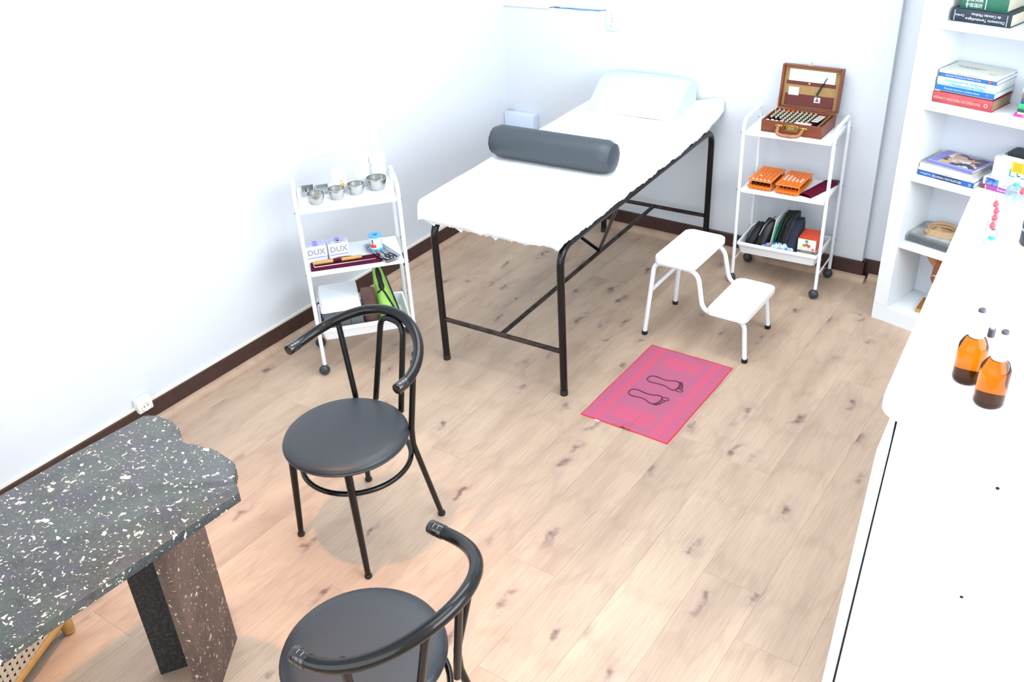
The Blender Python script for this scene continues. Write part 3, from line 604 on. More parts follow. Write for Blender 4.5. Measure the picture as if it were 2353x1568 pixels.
for j in range(7):
    for i in range(9):
        if i < 3 and j < 2: continue
        or_ = (j == 6 and i in (2, 3))
        spawn(vm2 if or_ else vm1, 'vial', bcp(.020+i*.0212, .022+j*.0252, .0165), 'dark vial with orange cap at back of briefcase, %s column from left' % ORD[i] if or_ else 'dark pale-capped vial in briefcase, %s column from left, %s row from front' % (ORD[i], ORD[j]), 'vial', 'orange vials in the briefcase' if or_ else 'dark vials in the briefcase')
for k in range(4):
    o = MB().lathe([(.009, 0), (.009, .030), (.0075, .034), (.001, .035)], 10).obj('pill_tube', M('soft_white')); place(o, bcp(.020+.021*k, .024+.004*(k % 2), .0165)); tag(o, 'short white tube in briefcase front, %s from left' % ORD[k], 'tube', 'white tubes in the briefcase')
o = MB().box(-.035, .035, -.012, .012, 0, .004, .0015, 1).obj('leaflet', M('letter_white')); place(o, bcp(.185, .021, .0505), .03); tag(o, 'white folded leaflet at front right corner of the briefcase', 'leaflet')
o = thing('label_strip', 'black and white barcode strip card in right briefcase compartment', 'card', bcp(.226, .10, .0565), -.05)
MB().box(-.014, .014, -.045, .045, 0, .0012).obj('strip_card', M('letter_white'), o)
for k in range(6): MB().box(-.011, .011, -.040+.014*k, -.034+.014*k, .0012, .0016).obj('printed_bar', VD, o)
o = thing('ink_pen', 'black and silver pen clipped in the briefcase lid pocket', 'pen'); o.matrix_world = bc.matrix_basis if False else Matrix.Identity(4); o.location = bc.location; o.rotation_euler = (0, 0, .012)
b = MB(); b.X = LX; b.tube([(.170, LT-.020, .070), (.204, LT-.017, .150)], .0038, 8).obj('pen_barrel', VD, o)
b = MB(); b.X = LX; b.tube([(.166, LT-.0205, .060), (.170, LT-.020, .070)], [.001, .003], 8).obj('pen_tip', CHROME, o)
b = MB(); b.X = LX; b.tube([(.204, LT-.017, .150), (.207, LT-.0165, .158)], .0025, 8).tube([(.206, LT-.022, .156), (.194, LT-.024, .126)], .0012, 6).obj('pen_clip', CHROME, o)
# ---- right trolley, middle shelf: orange racks
ORG = M('orange_plastic', '#ee7a22', .35)
def make_rack(label, loc):
    t = thing('vial_rack', label, 'rack', loc, .012, 'orange vial racks')
    w, d, nx, ny = .112, .200, 5, 10; zt, tk = .046, .004; mx, my = .008, .012
    b = MB(); sx_, sy_ = (w-2*mx)/nx, (d-2*my)/ny; hr = .0060
    def sq(cx, cy, k, hx, hy, z):
        a_ = 2*PI*k/8+PI/8; ca, sa = math.cos(a_), math.sin(a_); m = max(abs(ca), abs(sa)); return (cx+ca/m*hx, cy+sa/m*hy, z)
    for i in range(nx):
        for j in range(ny):
            cx, cy = mx+sx_*(i+.5), my+sy_*(j+.5)
            c4 = [(cx-sx_/2, cy-sy_/2), (cx+sx_/2, cy-sy_/2), (cx+sx_/2, cy+sy_/2), (cx-sx_/2, cy+sy_/2)]
            h4 = [(cx-hr, cy-hr*.95), (cx+hr, cy-hr*.95), (cx+hr, cy+hr*.95), (cx-hr, cy+hr*.95)]
            for z, fl_ in ((zt, 0), (zt-tk, 1)):
                a4 = [b.v((p, q, z)) for p, q in c4]; b4 = [b.v((p, q, z)) for p, q in h4]
                for k in range(4): b.bm.faces.new((a4[k], a4[(k+1) % 4], b4[(k+1) % 4], b4[k]))
            lo = [b.v((p, q, zt-tk)) for p, q in h4]; hi = [b.v((p, q, zt)) for p, q in h4]
            for k in range(4): b.bm.faces.new((lo[k], lo[(k+1) % 4], hi[(k+1) % 4], hi[k]))
    bmesh.ops.remove_doubles(b.bm, verts=b.bm.verts, dist=.00005)
    b.box(0, w, 0, my, zt-tk, zt, .0015, 1).box(0, w, d-my, d, zt-tk, zt, .0015, 1).box(0, mx, my, d-my, zt-tk, zt).box(w-mx, w, my, d-my, zt-tk, zt)
    b.obj('top_plate', ORG, t, smooth=25)
    b = MB(); b.prism(rrect(-.002, w+.002, -.004, d+.004, .012, 3), .011, .018)
    b.obj('base_tray', ORG, t)
    for i in range(nx):
        for j in (0, 3, 6, 9): MB().lathe([(.0075, 0), (.0095, .004), (.0098, .011)], 10, (mx+sx_*(i+.5), my+sy_*(j+.5)-(.006 if j == 0 else 0), 0)).obj('tube_well', ORG, t)
    for px_ in (.004, w-.004):
        for py_ in (.016, d-.016): MB().lathe([(.003, .018), (.003, zt-tk)], 8, (px_, py_, 0)).obj('post', ORG, t)
    return t
rk1 = make_rack('left orange vial rack with mostly dark vials on right trolley', TP(TR, .036, .008, ZM))
rk2 = dup(rk1, TP(TR, .168, .002, ZM), .012, 'right orange vial rack with rows of white caps on right trolley', 'orange vial racks')
vr1 = vial_mesh('v_rack', None, .0052, .024); vr2 = vial_mesh('v_rack', M('cap_white', '#eceae6', .4), .0055, .024, .006)
for ri, rk in enumerate((rk1, rk2)):
    for i in range(5):
        for j in range(10):
            cx, cy = .008+.0192*(i+.5), .012+.0176*(j+.5)
            if ri == 1 and j < 3 and j != 1: continue
            white = (ri == 1 and 3 <= j <= 6 and not (i > 1 and j == 6) and not (i == 3 and j > 4) and not (i == 4 and j == 6)) or (ri == 0 and ((i, j) in ((1, 3), (4, 0), (1, 0), (3, 0)) or (j == 0)))
            a_ = .012; loc = (rk.location.x+math.cos(a_)*cx-math.sin(a_)*cy, rk.location.y+math.sin(a_)*cx+math.cos(a_)*cy, rk.location.z+.0182)
            side = 'left' if ri == 0 else 'right'
            spawn(vr2 if white else vr1, 'vial', loc, ('white capped vial in %s orange rack, %s column from left, %s row from front' if white else 'brown vial in %s orange rack, %s column from left, %s row from front') % (side, ORD[i], ORD[j]), 'vial', ('white capped vials in %s rack' if white else 'brown vials in %s rack') % side)
t = thing('velvet_pouch', 'maroon velvet pouch at right end of right trolley middle shelf', 'pouch', TP(TR, .305, .016, ZM), -.22)
b = MB()
def vp(q, v_):
    y_ = v_*.225; w = .076-.012*(1-v_)+.004*nz(v_*6, 2); return ((q-.5)*w, y_, .001+.013*math.sin(PI*q)**.5*(1-.25*v_))
MB().grid(vp, 12, 16).grid(lambda q, v_: (vp(q, v_)[0], vp(q, v_)[1], 0.0005), 12, 16).obj('pouch_body', M('wine_velvet', '#6b1533', .9, noise=(50, '#5b0f2a', .3), spec=.1), t, smooth=60)
MB().prism([(-.022, .225), (.03, .225), (.034, .250), (.01, .245)], .002, .012).obj('dark_lining', M('dark_lining', '#3a3940', .8), t)
# ---- right trolley, bottom tray
ZB = .1632
BLKN = M('black_nylon', '#17191c', .6, bump=(300, .25)); BLKL = M('black_leather', '#1b1b1e', .35, bump=(120, .25)); NAVY = M('navy_cloth', '#1b2236', .75, bump=(200, .3))
def bagthing(name, label, cat, lx, ly, w, d, h, seed, mat, rz=0, top=.8, lean=(0, 0), part='bag_body', amp=.007):
    t = thing(name, label, cat, TP(TR, lx, ly, ZB), TR[1]+rz); softbag(w, d, h, seed, top=top, lean=lean, amp=amp).obj(part, mat, t, smooth=60); return t
t = bagthing('black_pouch', 'thin black pouch leaning at left end of right trolley tray', 'pouch', .060, .112, .05, .15, .13, 11, BLKN, -.15, .55, (.025, .01), 'pouch_body')
MB().tube([(-.008, -.074, .03), (0, -.072, .08), (.010, -.05, .115), (.02, 0, .132)], .0025, 6).obj('zip', RUB, t)
t = bagthing('leather_bag', 'black leather toiletry bag beside thin black pouch', 'bag', .112, .110, .075, .155, .15, 23, BLKL, -.1, .6, (.025, .01))
MB().tube([(.0, -.07, .09), (.012, -.045, .135), (.022, .0, .150), (.026, .05, .148)], .003, 6).obj('zip', M('dull_screw'), t)
t = thing('document_folder', 'clear plastic folder with green edge leaning among black bags', 'folder', TP(TR, .156, .024, ZB), TR[1]-.04)
b = MB(); b.X = Matrix.Rotation(.14, 4, 'Y'); b.box(0, .004, 0, .19, 0, .195, .001, 1).obj('folder_sheet', M('frost_plastic', '#cfd6d4', .3), t)
b = MB(); b.X = Matrix.Rotation(.14, 4, 'Y'); b.box(.0045, .010, 0, .19, 0, .16, .001, 1).obj('green_edge', M('green_sheet', '#4b9c80', .5), t)
t = bagthing('zip_case', 'black zip case with upright ribs behind plastic packet', 'case', .206, .120, .072, .16, .205, 31, M('black_case', '#15171a', .55, bump=(200, .3)), -.05, .8, (.03, .02), 'case_body')
for k in range(3): MB().tube([(-.030+.022*k, -.078, .02), (-.022+.022*k, -.080, .10), (-.010+.02*k, -.052, .165), (.002+.018*k, -.01, .200)], .003, 6).obj('rib', RUB, t)
t = bagthing('cloth_bag', 'dark navy cloth bag beside the orange topped box', 'bag', .252, .112, .062, .165, .175, 47, NAVY, .0, .78, (.015, .015))
MB().tube([(-.028, -.05, .155), (-.01, -.03, .178), (.015, 0, .185), (.035, .03, .172)], .004, 6).obj('drawcord', M('navy_cord', '#141a2c', .7), t)
t = thing('tea_box', 'white box with orange top at right end of right trolley tray', 'box', TP(TR, .290, .050, ZB), TR[1])
bw, bd, bh = .086, .12, .108
MB().box(0, bw, 0, bd, 0, bh, .001, 1).obj('carton', M('carton_cream', '#e4e6dc', .55), t)
MB().box(0, bw, 0, bd, bh, bh+.0008).box(bw, bw+.0008, 0, bd, bh*.45, bh).obj('orange_top', M('orange_red_print', '#e0502e', .5), t)
MB().box(0, bw, -.0008, 0, bh*.36, bh*.46).obj('brown_band', M('brown_print', '#6b5c4e', .6), t)
text('ARREBOLADA', .0085, M('letter_white'), t, face_front(bw*.5, -.0010, bh*.41))
MB().box(bw*.40, bw*.56, -.0008, 0, bh*.84, bh*.96).obj('teal_mark', M('teal_print', '#4aa39a', .5), t)
for k, (px_, pz_) in enumerate(((.36, .70), (.50, .74), (.62, .69))):
    b = MB(); b.X = Matrix.Translation((bw*px_, 0, bh*pz_)) @ Matrix.Rotation(PI/2, 4, 'X'); b.lathe([(.0075, 0), (.0075, .0007+.0002*k)], 12).obj('fruit_print', M('fruit_'+str(k), ('#c8803c', '#b87034', '#c2583a')[k], .5), t)
b = MB(); b.X = Matrix.Translation((bw*.86, 0, bh*.55)) @ Matrix.Rotation(PI/2, 4, 'X'); b.lathe([(.0065, 0), (.0065, .0008)], 14).obj('round_seal', M('seal_red', '#d8707a', .5), t)
t = thing('plastic_packet', 'crumpled clear packet with blue print lying in right trolley tray', 'packet', TP(TR, .200, .048, ZB+.022), TR[1]+.08)
def pk(q, v_): return ((q-.5)*.15, (v_-.5)*.04-.004, .022+.022*math.sin(PI*q)*math.sin(PI*v_)**.5+.010*nz(q*7, v_*5, 2))
MB().grid(pk, 26, 10).grid(lambda q, v_: (pk(q, v_)[0], pk(q, v_)[1], .0), 8, 4).obj('packet_film', M('packet_film', '#c4d4d8', .15, noise=(42, '#4f86c4', .08)), t, smooth=60)
MB().prism([(-.045, -.026), (-.032, -.024), (-.034, -.018), (-.044, -.018)], .030, .040).obj('red_print', M('seal_red'), t)

# ---------------------------------------------------------------- step stool
ss = thing('step_stool', 'white two step metal footstool beside the treatment bed', 'stool', (1.41, -.985, 0))
WM2 = M('white_enamel', '#e9edf1', .3); H1, H2 = .365, .190
def stool_side(x0, x1, y_, sg):
    return bend([(x0, y_, .008), (x0+.030, y_+sg*.020, H1), (x0+.235, y_+sg*.020, H1), (x0+.270, y_+sg*.012, H2), (x1-.020, y_+sg*.012, H2), (x1, y_, .008)], [.045, .06, .055, .045], 7)
for (x0, x1, yy, sg) in ((0, .482, 0, 1), (-.006, .458, .322, -1)):
    MB().tube(stool_side(x0, x1, yy, sg), .0105, 12).obj('side_frame', WM2, ss)
    for xx in (x0, x1): MB().lathe([(.0125, 0), (.0135, .003), (.0135, .016), (.0115, .018)], 12, (xx, yy, 0)).obj('rubber_foot', RUB, ss)
MB().tube([(.020, .014, .225), (.014, .308, .225)], .009, 10).obj('crossbar', WM2, ss)
b = MB(); b.prism(rrect(.034, .226, -.006, .338, .028, 5), H1+.0105, H1+.0365, .004, 2).obj('upper_step', M('step_white', '#eceeee', .4), ss)
b = MB(); b.prism(rrect(.300, .482, -.026, .320, .028, 5), H2+.0105, H2+.0345, .004, 2).obj('lower_step', M('step_white'), ss)

# ---------------------------------------------------------------- foot towel
def tw(q, v_):
    x_, y_ = (q-.5)*.385, (v_-.5)*.615
    z = .0042+.0008*nz(x_*20, y_*20)+.006*math.exp(-((x_-.028-.01*nz(y_*9))/.006)**2)*max(0, min(1, (-.125-y_)/.08))+.012*math.exp(-((x_-.0)/.012)**2)*max(0, (-.27-y_)/.04)
    return (x_+.003*nz(y_*6, 3), y_+.003*nz(x_*7, 1)+.004*x_, z)
tow = MB().grid(tw, 60, 70).obj('foot_towel', TOWEL, None, smooth=60); place(tow, (1.679, -1.366, 0), .0)
mm = tow.modifiers.new('thick', 'SOLIDIFY'); mm.thickness = .0038; mm.offset = -1
tag(tow, 'pink woven foot towel with two footprints on the wooden floor', 'towel')
MB().box(-.125, -.105, -.315, -.3085, .0005, .0025).obj('care_tag', M('letter_white'), tow)
INK = M('dark_ink', '#4a2438', .8)
def footprint(cx, cy, flip):
    out = [(-.080, 0), (-.074, .019), (-.052, .026), (-.02, .021), (.012, .022), (.036, .032), (.056, .030), (.062, .010), (.060, -.018), (.050, -.032), (.030, -.033), (.005, -.021), (-.02, -.019), (-.05, -.024), (-.072, -.018)]
    pts = []
    n = len(out)
    for i in range(n):          # smooth closed outline
        p0, p1, p2, p3 = [Vector((*out[(i+k-1) % n], 0)) for k in range(4)]
        for k in range(4):
            t_ = k/4; pts.append(.5*((2*p1)+(p2-p0)*t_+(2*p0-5*p1+4*p2-p3)*t_*t_+(3*p1-p0-3*p2+p3)*t_**3))
    b = MB(); F = lambda p: (cx+p[0], cy+flip*p[1], .0062)
    b.tube([F(p) for p in pts], .0020, 6, closed=True, sq=.5)
    for tx, ty, ra, rb in ((.074, .022, .016, .0105), (.071, .004, .010, .0068), (.068, -.008, .0085, .0060), (.063, -.020, .008, .0055), (.056, -.030, .0075, .005)):
        b.tube([F((tx+ra*math.cos(2*PI*k/14), ty+rb*math.sin(2*PI*k/14))) for k in range(14)], .0017, 5, closed=True, sq=.5)
    b.obj('footprint', INK, tow)
footprint(-.002, .060, -1); footprint(-.022, -.070, 1)

# ---------------------------------------------------------------- chairs
SEATM = VIN
def make_chair(label, loc, rz):
    t = thing('tube_chair', label, 'chair', loc, rz, 'black tubular armchairs')
    RH = .228
    def hp(a_): return (RH*math.cos(a_), RH*math.sin(a_), .661+.079*math.sin(a_)**1.6)
    pts = [(RH, -.022, .661)]+[hp(PI*k/32) for k in range(33)]+[(-RH, -.022, .661)]
    MB().tube(pts, .0165, 16).obj('arm_hoop', BLK, t)
    legs = {-1: ((-.172, .150, .690), (-.112, .118, .43), (-.114, .119, .36), (-.172, .170, .006)), 1: ((.200, .088, .686), (.172, .070, .43), (.172, .068, .37), (.179, .159, .006))}
    for s_ in (-1, 1):
        b = MB(); b.X = Matrix.Translation((s_*RH, .012, .661)) @ Matrix.Rotation(PI/2, 4, 'X')
        b.lathe([(.0165, 0), (.0182, .001), (.0184, .0095), (.0172, .0105), (.0172, .0125), (.0184, .0135), (.0184, .0225), (.0172, .0235), (.0172, .0255), (.0184, .0265), (.0184, .041), (.0165, .044), (.010, .0445)], 20).obj('end_cap', M('gloss_black_cap', '#101113', .12, coat=.8), t)
        MB().tube(bend(legs[s_], [.05, .10], 6), .0100, 10).obj('rear_leg', BLK, t)
        MB().lathe([(.012, 0), (.0135, .004), (.0135, .011), (.0105, .015)], 12, (legs[s_][3][0], legs[s_][3][1], 0)).obj('foot_glide', RUB, t)
        fx, fy = (-.179, -.175) if s_ < 0 else (.157, -.207)
        MB().tube([(fx*.83, fy*.93, .425), (fx, fy, .006)], [.0135, .0098], 10).obj('front_leg', BLK, t)
        MB().lathe([(.011, 0), (.0128, .004), (.0128, .010), (.0102, .014)], 12, (fx, fy, 0)).obj('foot_glide', RUB, t)
    MB().tube(bend([(-.058, .158, .415), (-.034, .214, .722), (.066, .206, .722), (.067, .142, .415)], .045, 8), .0100, 10).obj('back_loop', BLK, t)
    cx, cy = .014, -.068
    MB().lathe([(.170, .418), (.196, .420), (.199, .424), (.199, .428)], 48, (cx, cy, 0)).obj('seat_pan', BLK, t)
    MB().lathe([(.199, .4285), (.2005, .433), (.198, .441), (.190, .4475), (.165, .4525), (.11, .455), (.05, .456), (.002, .4562)], 56, (cx, cy, 0)).obj('seat_cushion', SEATM, t, smooth=60)
    MB().tube([(cx+.2005*math.cos(2*PI*k/56), cy+.2005*math.sin(2*PI*k/56), .4285) for k in range(56)], .0028, 6, closed=True).obj('seat_piping', SEATM, t)
    MB().tube([(.016+.178*math.cos(2*PI*k/48), -.040+.178*math.sin(2*PI*k/48), .32) for k in range(48)], .0088, 10, closed=True).obj('footrest_ring', BLK, t)
    return t
ch1 = make_chair('black tubular armchair with round seat standing before the left trolley', (1.203, -2.602, 0), .02)
ch2 = dup(ch1, (1.930, -3.272, 0), -PI/2, 'nearest black tubular armchair, cut by the bottom of the photo')

# ---------------------------------------------------------------- stone table
st = thing('stone_table', 'speckled dark granite table with broken rough end', 'table', (1.2, -3.7, 0))
edge = [(1.001, -3.187), (1.03, -3.170), (1.065, -3.163), (1.115, -3.168), (1.158, -3.184), (1.185, -3.207), (1.211, -3.210), (1.240, -3.196), (1.269, -3.193), (1.30, -3.186), (1.340, -3.191), (1.375, -3.193), (1.400, -3.204), (1.428, -3.226), (1.433, -3.242), (1.455, -3.252), (1.488, -3.268)]
jag = []
for (p, q) in zip(edge, edge[1:]):
    for k in range(5):
        s_ = k/5; x_, y_ = p[0]+(q[0]-p[0])*s_, p[1]+(q[1]-p[1])*s_; jag.append((x_+.004*nz(x_*60, y_*60, 1), y_+.006*nz(x_*70, y_*70, 5)))
poly = [(.955, -4.38)]+[(.985-.03*k/6, -3.40-.98*k/6) for k in range(5, -1, -1)]+jag+[(1.488, -3.268), (1.460, -3.869), (1.438, -4.38)]
poly = [(p-1.2, q+3.7) for p, q in poly]
MB().prism(poly, .722, .750, .003, 2).obj('table_slab', GRAN, st, smooth=25)
def slab(p, q, th_, z1, mat, nm):
    d = (Vector(q)-Vector(p)).normalized(); n_ = Vector((d.y, -d.x)); pts = []
    for a_ in (0, 1):
        pass
    P4 = [Vector(p), Vector(q), Vector(q)-n_*th_, Vector(p)-n_*th_]
    b = MB(); b.prism([(v_.x-1.2, v_.y+3.7) for v_ in P4], 0, z1, 0); bmesh.ops.subdivide_edges(b.bm, edges=b.bm.edges[:], cuts=6, use_grid_fill=True)
    b.obj(nm, mat, st, smooth=25)
slab((1.335, -3.421), (1.193, -3.213), .034, .722, GRANB, 'pedestal_slab')
slab((1.108, -3.430), (1.206, -3.276), .030, .722, GRAND, 'pedestal_slab')
slab((1.30, -4.10), (1.10, -4.22), .034, .722, GRAND, 'pedestal_slab')

# ---------------------------------------------------------------- cane basket under the table
cb = thing('cane_basket', 'woven cane basket with bamboo frame under granite table', 'basket', (.722, -3.482, 0), math.atan2(-.9, .43))
BAM = M('bamboo_frame', '#b8935a', .45, noise=(30, '#a3803f', .3)); CANE = M('pale_cane', '#c9bfae', .6, noise=(60, '#bdb09c', .3))
LW, LD, LH = .50, .30, .36
for (px_, py_) in ((0, 0), (LW, 0), (0, -LD), (LW, -LD)):
    MB().lathe([(.013, 0), (.019, .008), (.017, .014), (.020, .022), (.018, .030), (.020, .040), (.016, .052), (.014, LH)], 12, (px_, py_, 0)).obj('leg', BAM, cb)
for z_ in (.058, LH):
    for (a_, c_) in (((0, 0), (LW, 0)), ((0, -LD), (LW, -LD)), ((0, 0), (0, -LD)), ((LW, 0), (LW, -LD))):
        MB().tube([(a_[0], a_[1], z_), (c_[0], c_[1], z_)], .0105, 8).obj('rail', BAM, cb)
MB().box(.01, LW-.01, -LD+.01, -.012, .060, LH-.02).obj('lining', M('basket_lining', '#6f4c34', .9), cb)
sp_ = .0225
for k in range(int((LW-.02)/sp_)):
    xx = .012+k*sp_; MB().ring([[(xx+(0 if e_ < 2 else .0135), -.004+(.0018 if e_ in (1, 2) else 0)+.0016*math.sin(PI*j_+PI*k), .062+.0225*j_) for e_ in range(4)] for j_ in range(14)]).obj('cane_strip', CANE, cb, smooth=50)
for j in range(13):
    zz = .064+j*.0225; MB().box(.006, LW-.006, -.0052, -.0035, zz, zz+.0135).obj('cane_strip', CANE, cb)

# ---------------------------------------------------------------- bookcase
KB = (2.2337, -.3334); KY = -.2448
bk = thing('bookcase', 'tall white open bookcase angled across the far right corner', 'bookcase', (KB[0], KB[1], 0), KY)
def KP(u_, v_, z): return (KB[0]+math.cos(KY)*u_-math.sin(KY)*v_, KB[1]+math.sin(KY)*u_+math.cos(KY)*v_, z)
KW, KD, KH, KS = .80, .25, 1.80, .066; WB = M('bookcase_white', '#e3e9ec', .45)
MB().box(0, KW, 0, KD, 0, .0765, .001, 1).obj('plinth', WB, bk)
for a_ in (0, KW-KS): MB().box(a_, a_+KS, 0, KD, .0768, KH, .0012, 1).obj('side_panel', WB, bk)
MB().box(0, KW, 0, KD, KH, KH+.06, .001, 1).obj('top_panel', WB, bk)
MB().box(KS, KW-KS, KD-.012, KD-.002, .0768, KH).obj('back_panel', M('bookcase_back', '#d9e0ea', .5), bk)
SH = [.3905, .698, 1.004, 1.321, 1.60]
for z in SH: MB().box(KS, KW-KS, .010, KD-.012, z-.020, z, .001, 1).obj('shelf', WB, bk)
for k in range(4): MB().lathe([(.0025, 0), (.0025, .001)], 8, (.09, .0, 0)) if False else None
PG = M('page_block', '#cfc9b6', .8, noise=(90, '#c2bba6', .3)); PGT = M('aged_pages', '#9c8a72', .85, noise=(80, '#8d7b64', .3)); PGW = M('white_pages', '#dcdedc', .8)
def book(name, label, u_, v_, z, w, d, h, mat, rot=0, pages=PG, hard=True, group=None, texts=(), cat='book'):
    p = KP(u_, v_, z); t = thing(name, label, cat, p, KY+rot, group); c = .0022 if hard else .001
    n = 6; sp2 = []          # rounded spine on the front, boards above and below
    b = MB(); b.box(0, w, .002, d, 0, c).box(0, w, .002, d, h-c, h)
    bul = min(.006, h*.18) if hard else .0012
    b.ring([[(xx, .003-bul*math.sin(PI*k/n), c*0+h*k/n) for k in range(n+1)]+[(xx, .0035, h-.0001), (xx, .0035, .0001)] for xx in (0, w)])
    b.obj('cover', mat, t, smooth=50)
    ins = .004 if hard else .0008
    MB().box(ins if hard else .0006, w-ins, .003, d-ins, c, h-c).obj('pages', pages, t)
    for tx in texts:
        body, size, m, fx, fz, flip = tx[:6]; sx_ = tx[6] if len(tx) > 6 else 1
        text(body, size, m, t, face_front(w*fx, .003-bul-.0006, h*fz, flip), sx=sx_)
    return t
G3 = 'books lying on the bookcase shelves'
WTX = M('text_white', '#dfe4ea', .6); CTX = M('text_cream', '#d9b79c', .6); BTX = M('text_blue', '#3b8fb8', .6); KTX = M('text_black', '#33373c', .6)
e = .0004
bkk = book('book', 'thick black hardback dictionary on the top visible shelf', .078, .076, SH[3]+e, .228, .155, .0475, M('black_cloth_cover', '#262f3c', .55, bump=(300, .2)), .0, PG, True, G3,
    [('Diccionario Terminológico', .0145, WTX, .58, .33, True, .95), ('de Ciencias Médicas', .0145, WTX, .59, .70, True, .95), ('Cardenal', .012, WTX, .14, .52, True, .95)])
for q in (.012, .212): MB().box(q, q+.005, -.0042, -.003, .004, .0435).obj('spine_band', M('silver_foil', '#8f99a0', .4, .5), bkk)
gbk = book('book', 'thick green hardback with Chinese characters on the black dictionary', .100, .088, SH[3]+.0482, .178, .145, .055, M('green_cloth_cover', '#1f5a47', .5, noise=(25, '#2b6a55', .3)), .02, PG, True, G3,
    [('中医国药', .0165, WTX, .30, .26, False), ('汉英词典', .0165, WTX, .30, .62, False)])
for q in (.026, .096): MB().box(q, q+.003, -.0042, -.003, .005, .05).obj('spine_band', WTX, gbk)
z = SH[2]+e
book('book', 'thick red hardback at the bottom of the tall book stack',   .0685, .066, z, .240, .165, .044, M('red_cover', '#a83e46', .5, noise=(22, '#b5525a', .2)), .0, PGT, True, G3, [('TRATADO DE MEDICINA CHINESA', .0145, CTX, .42, .50, True, .86), ('◎', .020, CTX, .90, .55, True)])
z += .0456
MB_ = MB().box(-.002, .02, -.003, .03, 0, .006)
book('book', 'thin bright blue paperback lying on the red hardback', .074, .064, z+.006, .234, .168, .0195, M('bright_blue_cover', '#1f6fc0', .4), .0, PGW, False, G3, [('Manual de acupuntura e medicina chinesa', .0085, WTX, .45, .5, False, 1.0), ('●', .012, M('text_red', '#d8604e', .6), .88, .5, False)])
MB_.obj('loose_notes', M('note_yellow', '#d9cf8a', .7)); o = bpy.context.scene.objects['loose_notes']; place(o, KP(.072, .072, z), KY); o['label'] = 'small yellowish page markers tucked between red and blue books'; o['category'] = 'paper'
MB().box(.02, .225, .004, .168, 0, .0056).obj('leaflet_sheaf', M('leaflet_white', '#d6d6ce', .7)); o = bpy.context.scene.objects['leaflet_sheaf']; place(o, KP(.072, .072, z), KY); o['label'] = 'thin sheaf of loose leaflets lying on red hardback'; o['category'] = 'paper'
z += .0258
book('book', 'pale mint hardback with blue script title in the tall stack', .076, .066, z, .231, .170, .0325, M('mint_cover', '#b9dcd8', .45), .0, PGW, True, G3, [('Fundamentos de Acupuntura', .0150, BTX, .50, .70, False, .95), ('y Moxibustion de China', .0150, BTX, .52, .28, False, .95)]); z += .0329
book('book', 'royal blue paperback with red dot on its spine in tall stack', .079, .068, z, .227, .170, .0155, M('royal_cover', '#3a6fb0', .4), .0, PGW, False, G3, [('Formulas Prácticas em Medicina China', .0090, WTX, .42, .5, False, 1.0), ('●', .014, M('text_red'), .88, .5, False)]); z += .0159
tb = book('book', 'cream paperback on top of the tall book stack', .077, .064, z, .227, .162, .0105, M('cream_cover', '#d8dcd2', .5), -.01, PGW, False, G3, [('Acupuntura e moxibustão clínica', .0070, KTX, .5, .5, False, 1.0)])
text('Guia de Acupuntura\ne Moxibustão', .014, KTX, tb, face_up(.085, .09, .0111, .0), 'title_lettering'); text('Edições', .010, KTX, tb, face_up(.19, .05, .0111, .0), 'title_lettering')
z = SH[2]+e
for lab, col, u_, h, tx in (('slim hot pink book at the bottom of the right hand stack', '#d63a9c', .386, .0100, [('ANIMAÇÃO', .0092, WTX, .30, .5, False, 1.1)]), ('thin beige booklet above the hot pink book', '#cdbf9c', .398, .0085, []), ('dark green book with pale edge in the right hand stack', '#2b4a46', .396, .0120, [('Atlas', .008, WTX, .3, .5, False)]), ('bright green book in the right hand stack', '#2fae78', .398, .0200, []), ('navy book in the upper right hand stack', '#3a4c68', .402, .0205, []), ('brown grey book in the upper right hand stack', '#6f6c60', .402, .0220, []), ('white and turquoise book topping the right hand stack', '#9fd0dc', .400, .0180, [])):
    book('book', lab, u_, .082, z, .20, .13, h, M('cover_'+col[1:], col, .45), .0, PG, h > .011, G3, tx); z += h+.0004
z = SH[1]+e
ib = book('book', 'dark blue paperback at the bottom of magazine stack', .072, .048, z, .240, .160, .0215, M('deep_blue_cover', '#2f5d9e', .4), -.02, PGW, False, G3, [('REFLEXOLOGIA I MASSATGE', .0125, WTX, .52, .5, True, .78), ('Gran Biblioteca', .0090, WTX, .14, .5, True, .8), ('G', .016, WTX, .93, .5, True)]); z += .0219
MB().box(.078, .178, .0014, .0019, .002, .0195).obj('dark_title_panel', M('panel_navy', '#26384f', .5), ib)
book('book', 'thin white paperback above the dark blue paperback', .0685, .050, z, .240, .162, .0095, M('white_cover', '#dfe1e4', .5), -.02, PGW, False, G3, [('Guia prática', .0065, KTX, .55, .5, True, 1.0), ('Sirpus', .007, KTX, .94, .5, False)]); z += .0099
book('book', 'pale cream paperback under the grey magazine', .071, .054, z, .222, .160, .0185, M('ivory_cover', '#d7dac8', .5), -.02, PG, False, G3); z += .0189
book('magazine', 'grey blue magazine beneath the illustrated lilac magazine', .082, .060, z, .206, .160, .0065, M('slate_mag_cover', '#9aa6b4', .35), -.05, PGW, False, G3, cat='magazine'); z += .0069
mg = book('magazine', 'lilac magazine with dark illustrated cover topping the stack', .092, .062, z, .203, .160, .0085, M('lilac_cover', '#8079c6', .3), -.08, PGW, False, G3, cat='magazine')
MB().box(.040, .190, .022, .150, .0086, .0091).obj('cover_picture', ART, mg); MB().box(.004, .199, .004, .016, .0086, .0091).obj('blue_strip', M('blue_strip', '#8fa8e8', .3), mg)
for k, (px_, py_, rx_, ry_) in enumerate(((.085, .115, .030, .018), (.112, .098, .030, .012))):
    MB().prism([(px_+rx_*math.cos(2*PI*j/16), py_+ry_*math.sin(2*PI*j/16)) for j in range(16)], .0091, .0094+.0002*k).obj('printed_figure', M('figure_skin', '#c9a392', .4), mg)
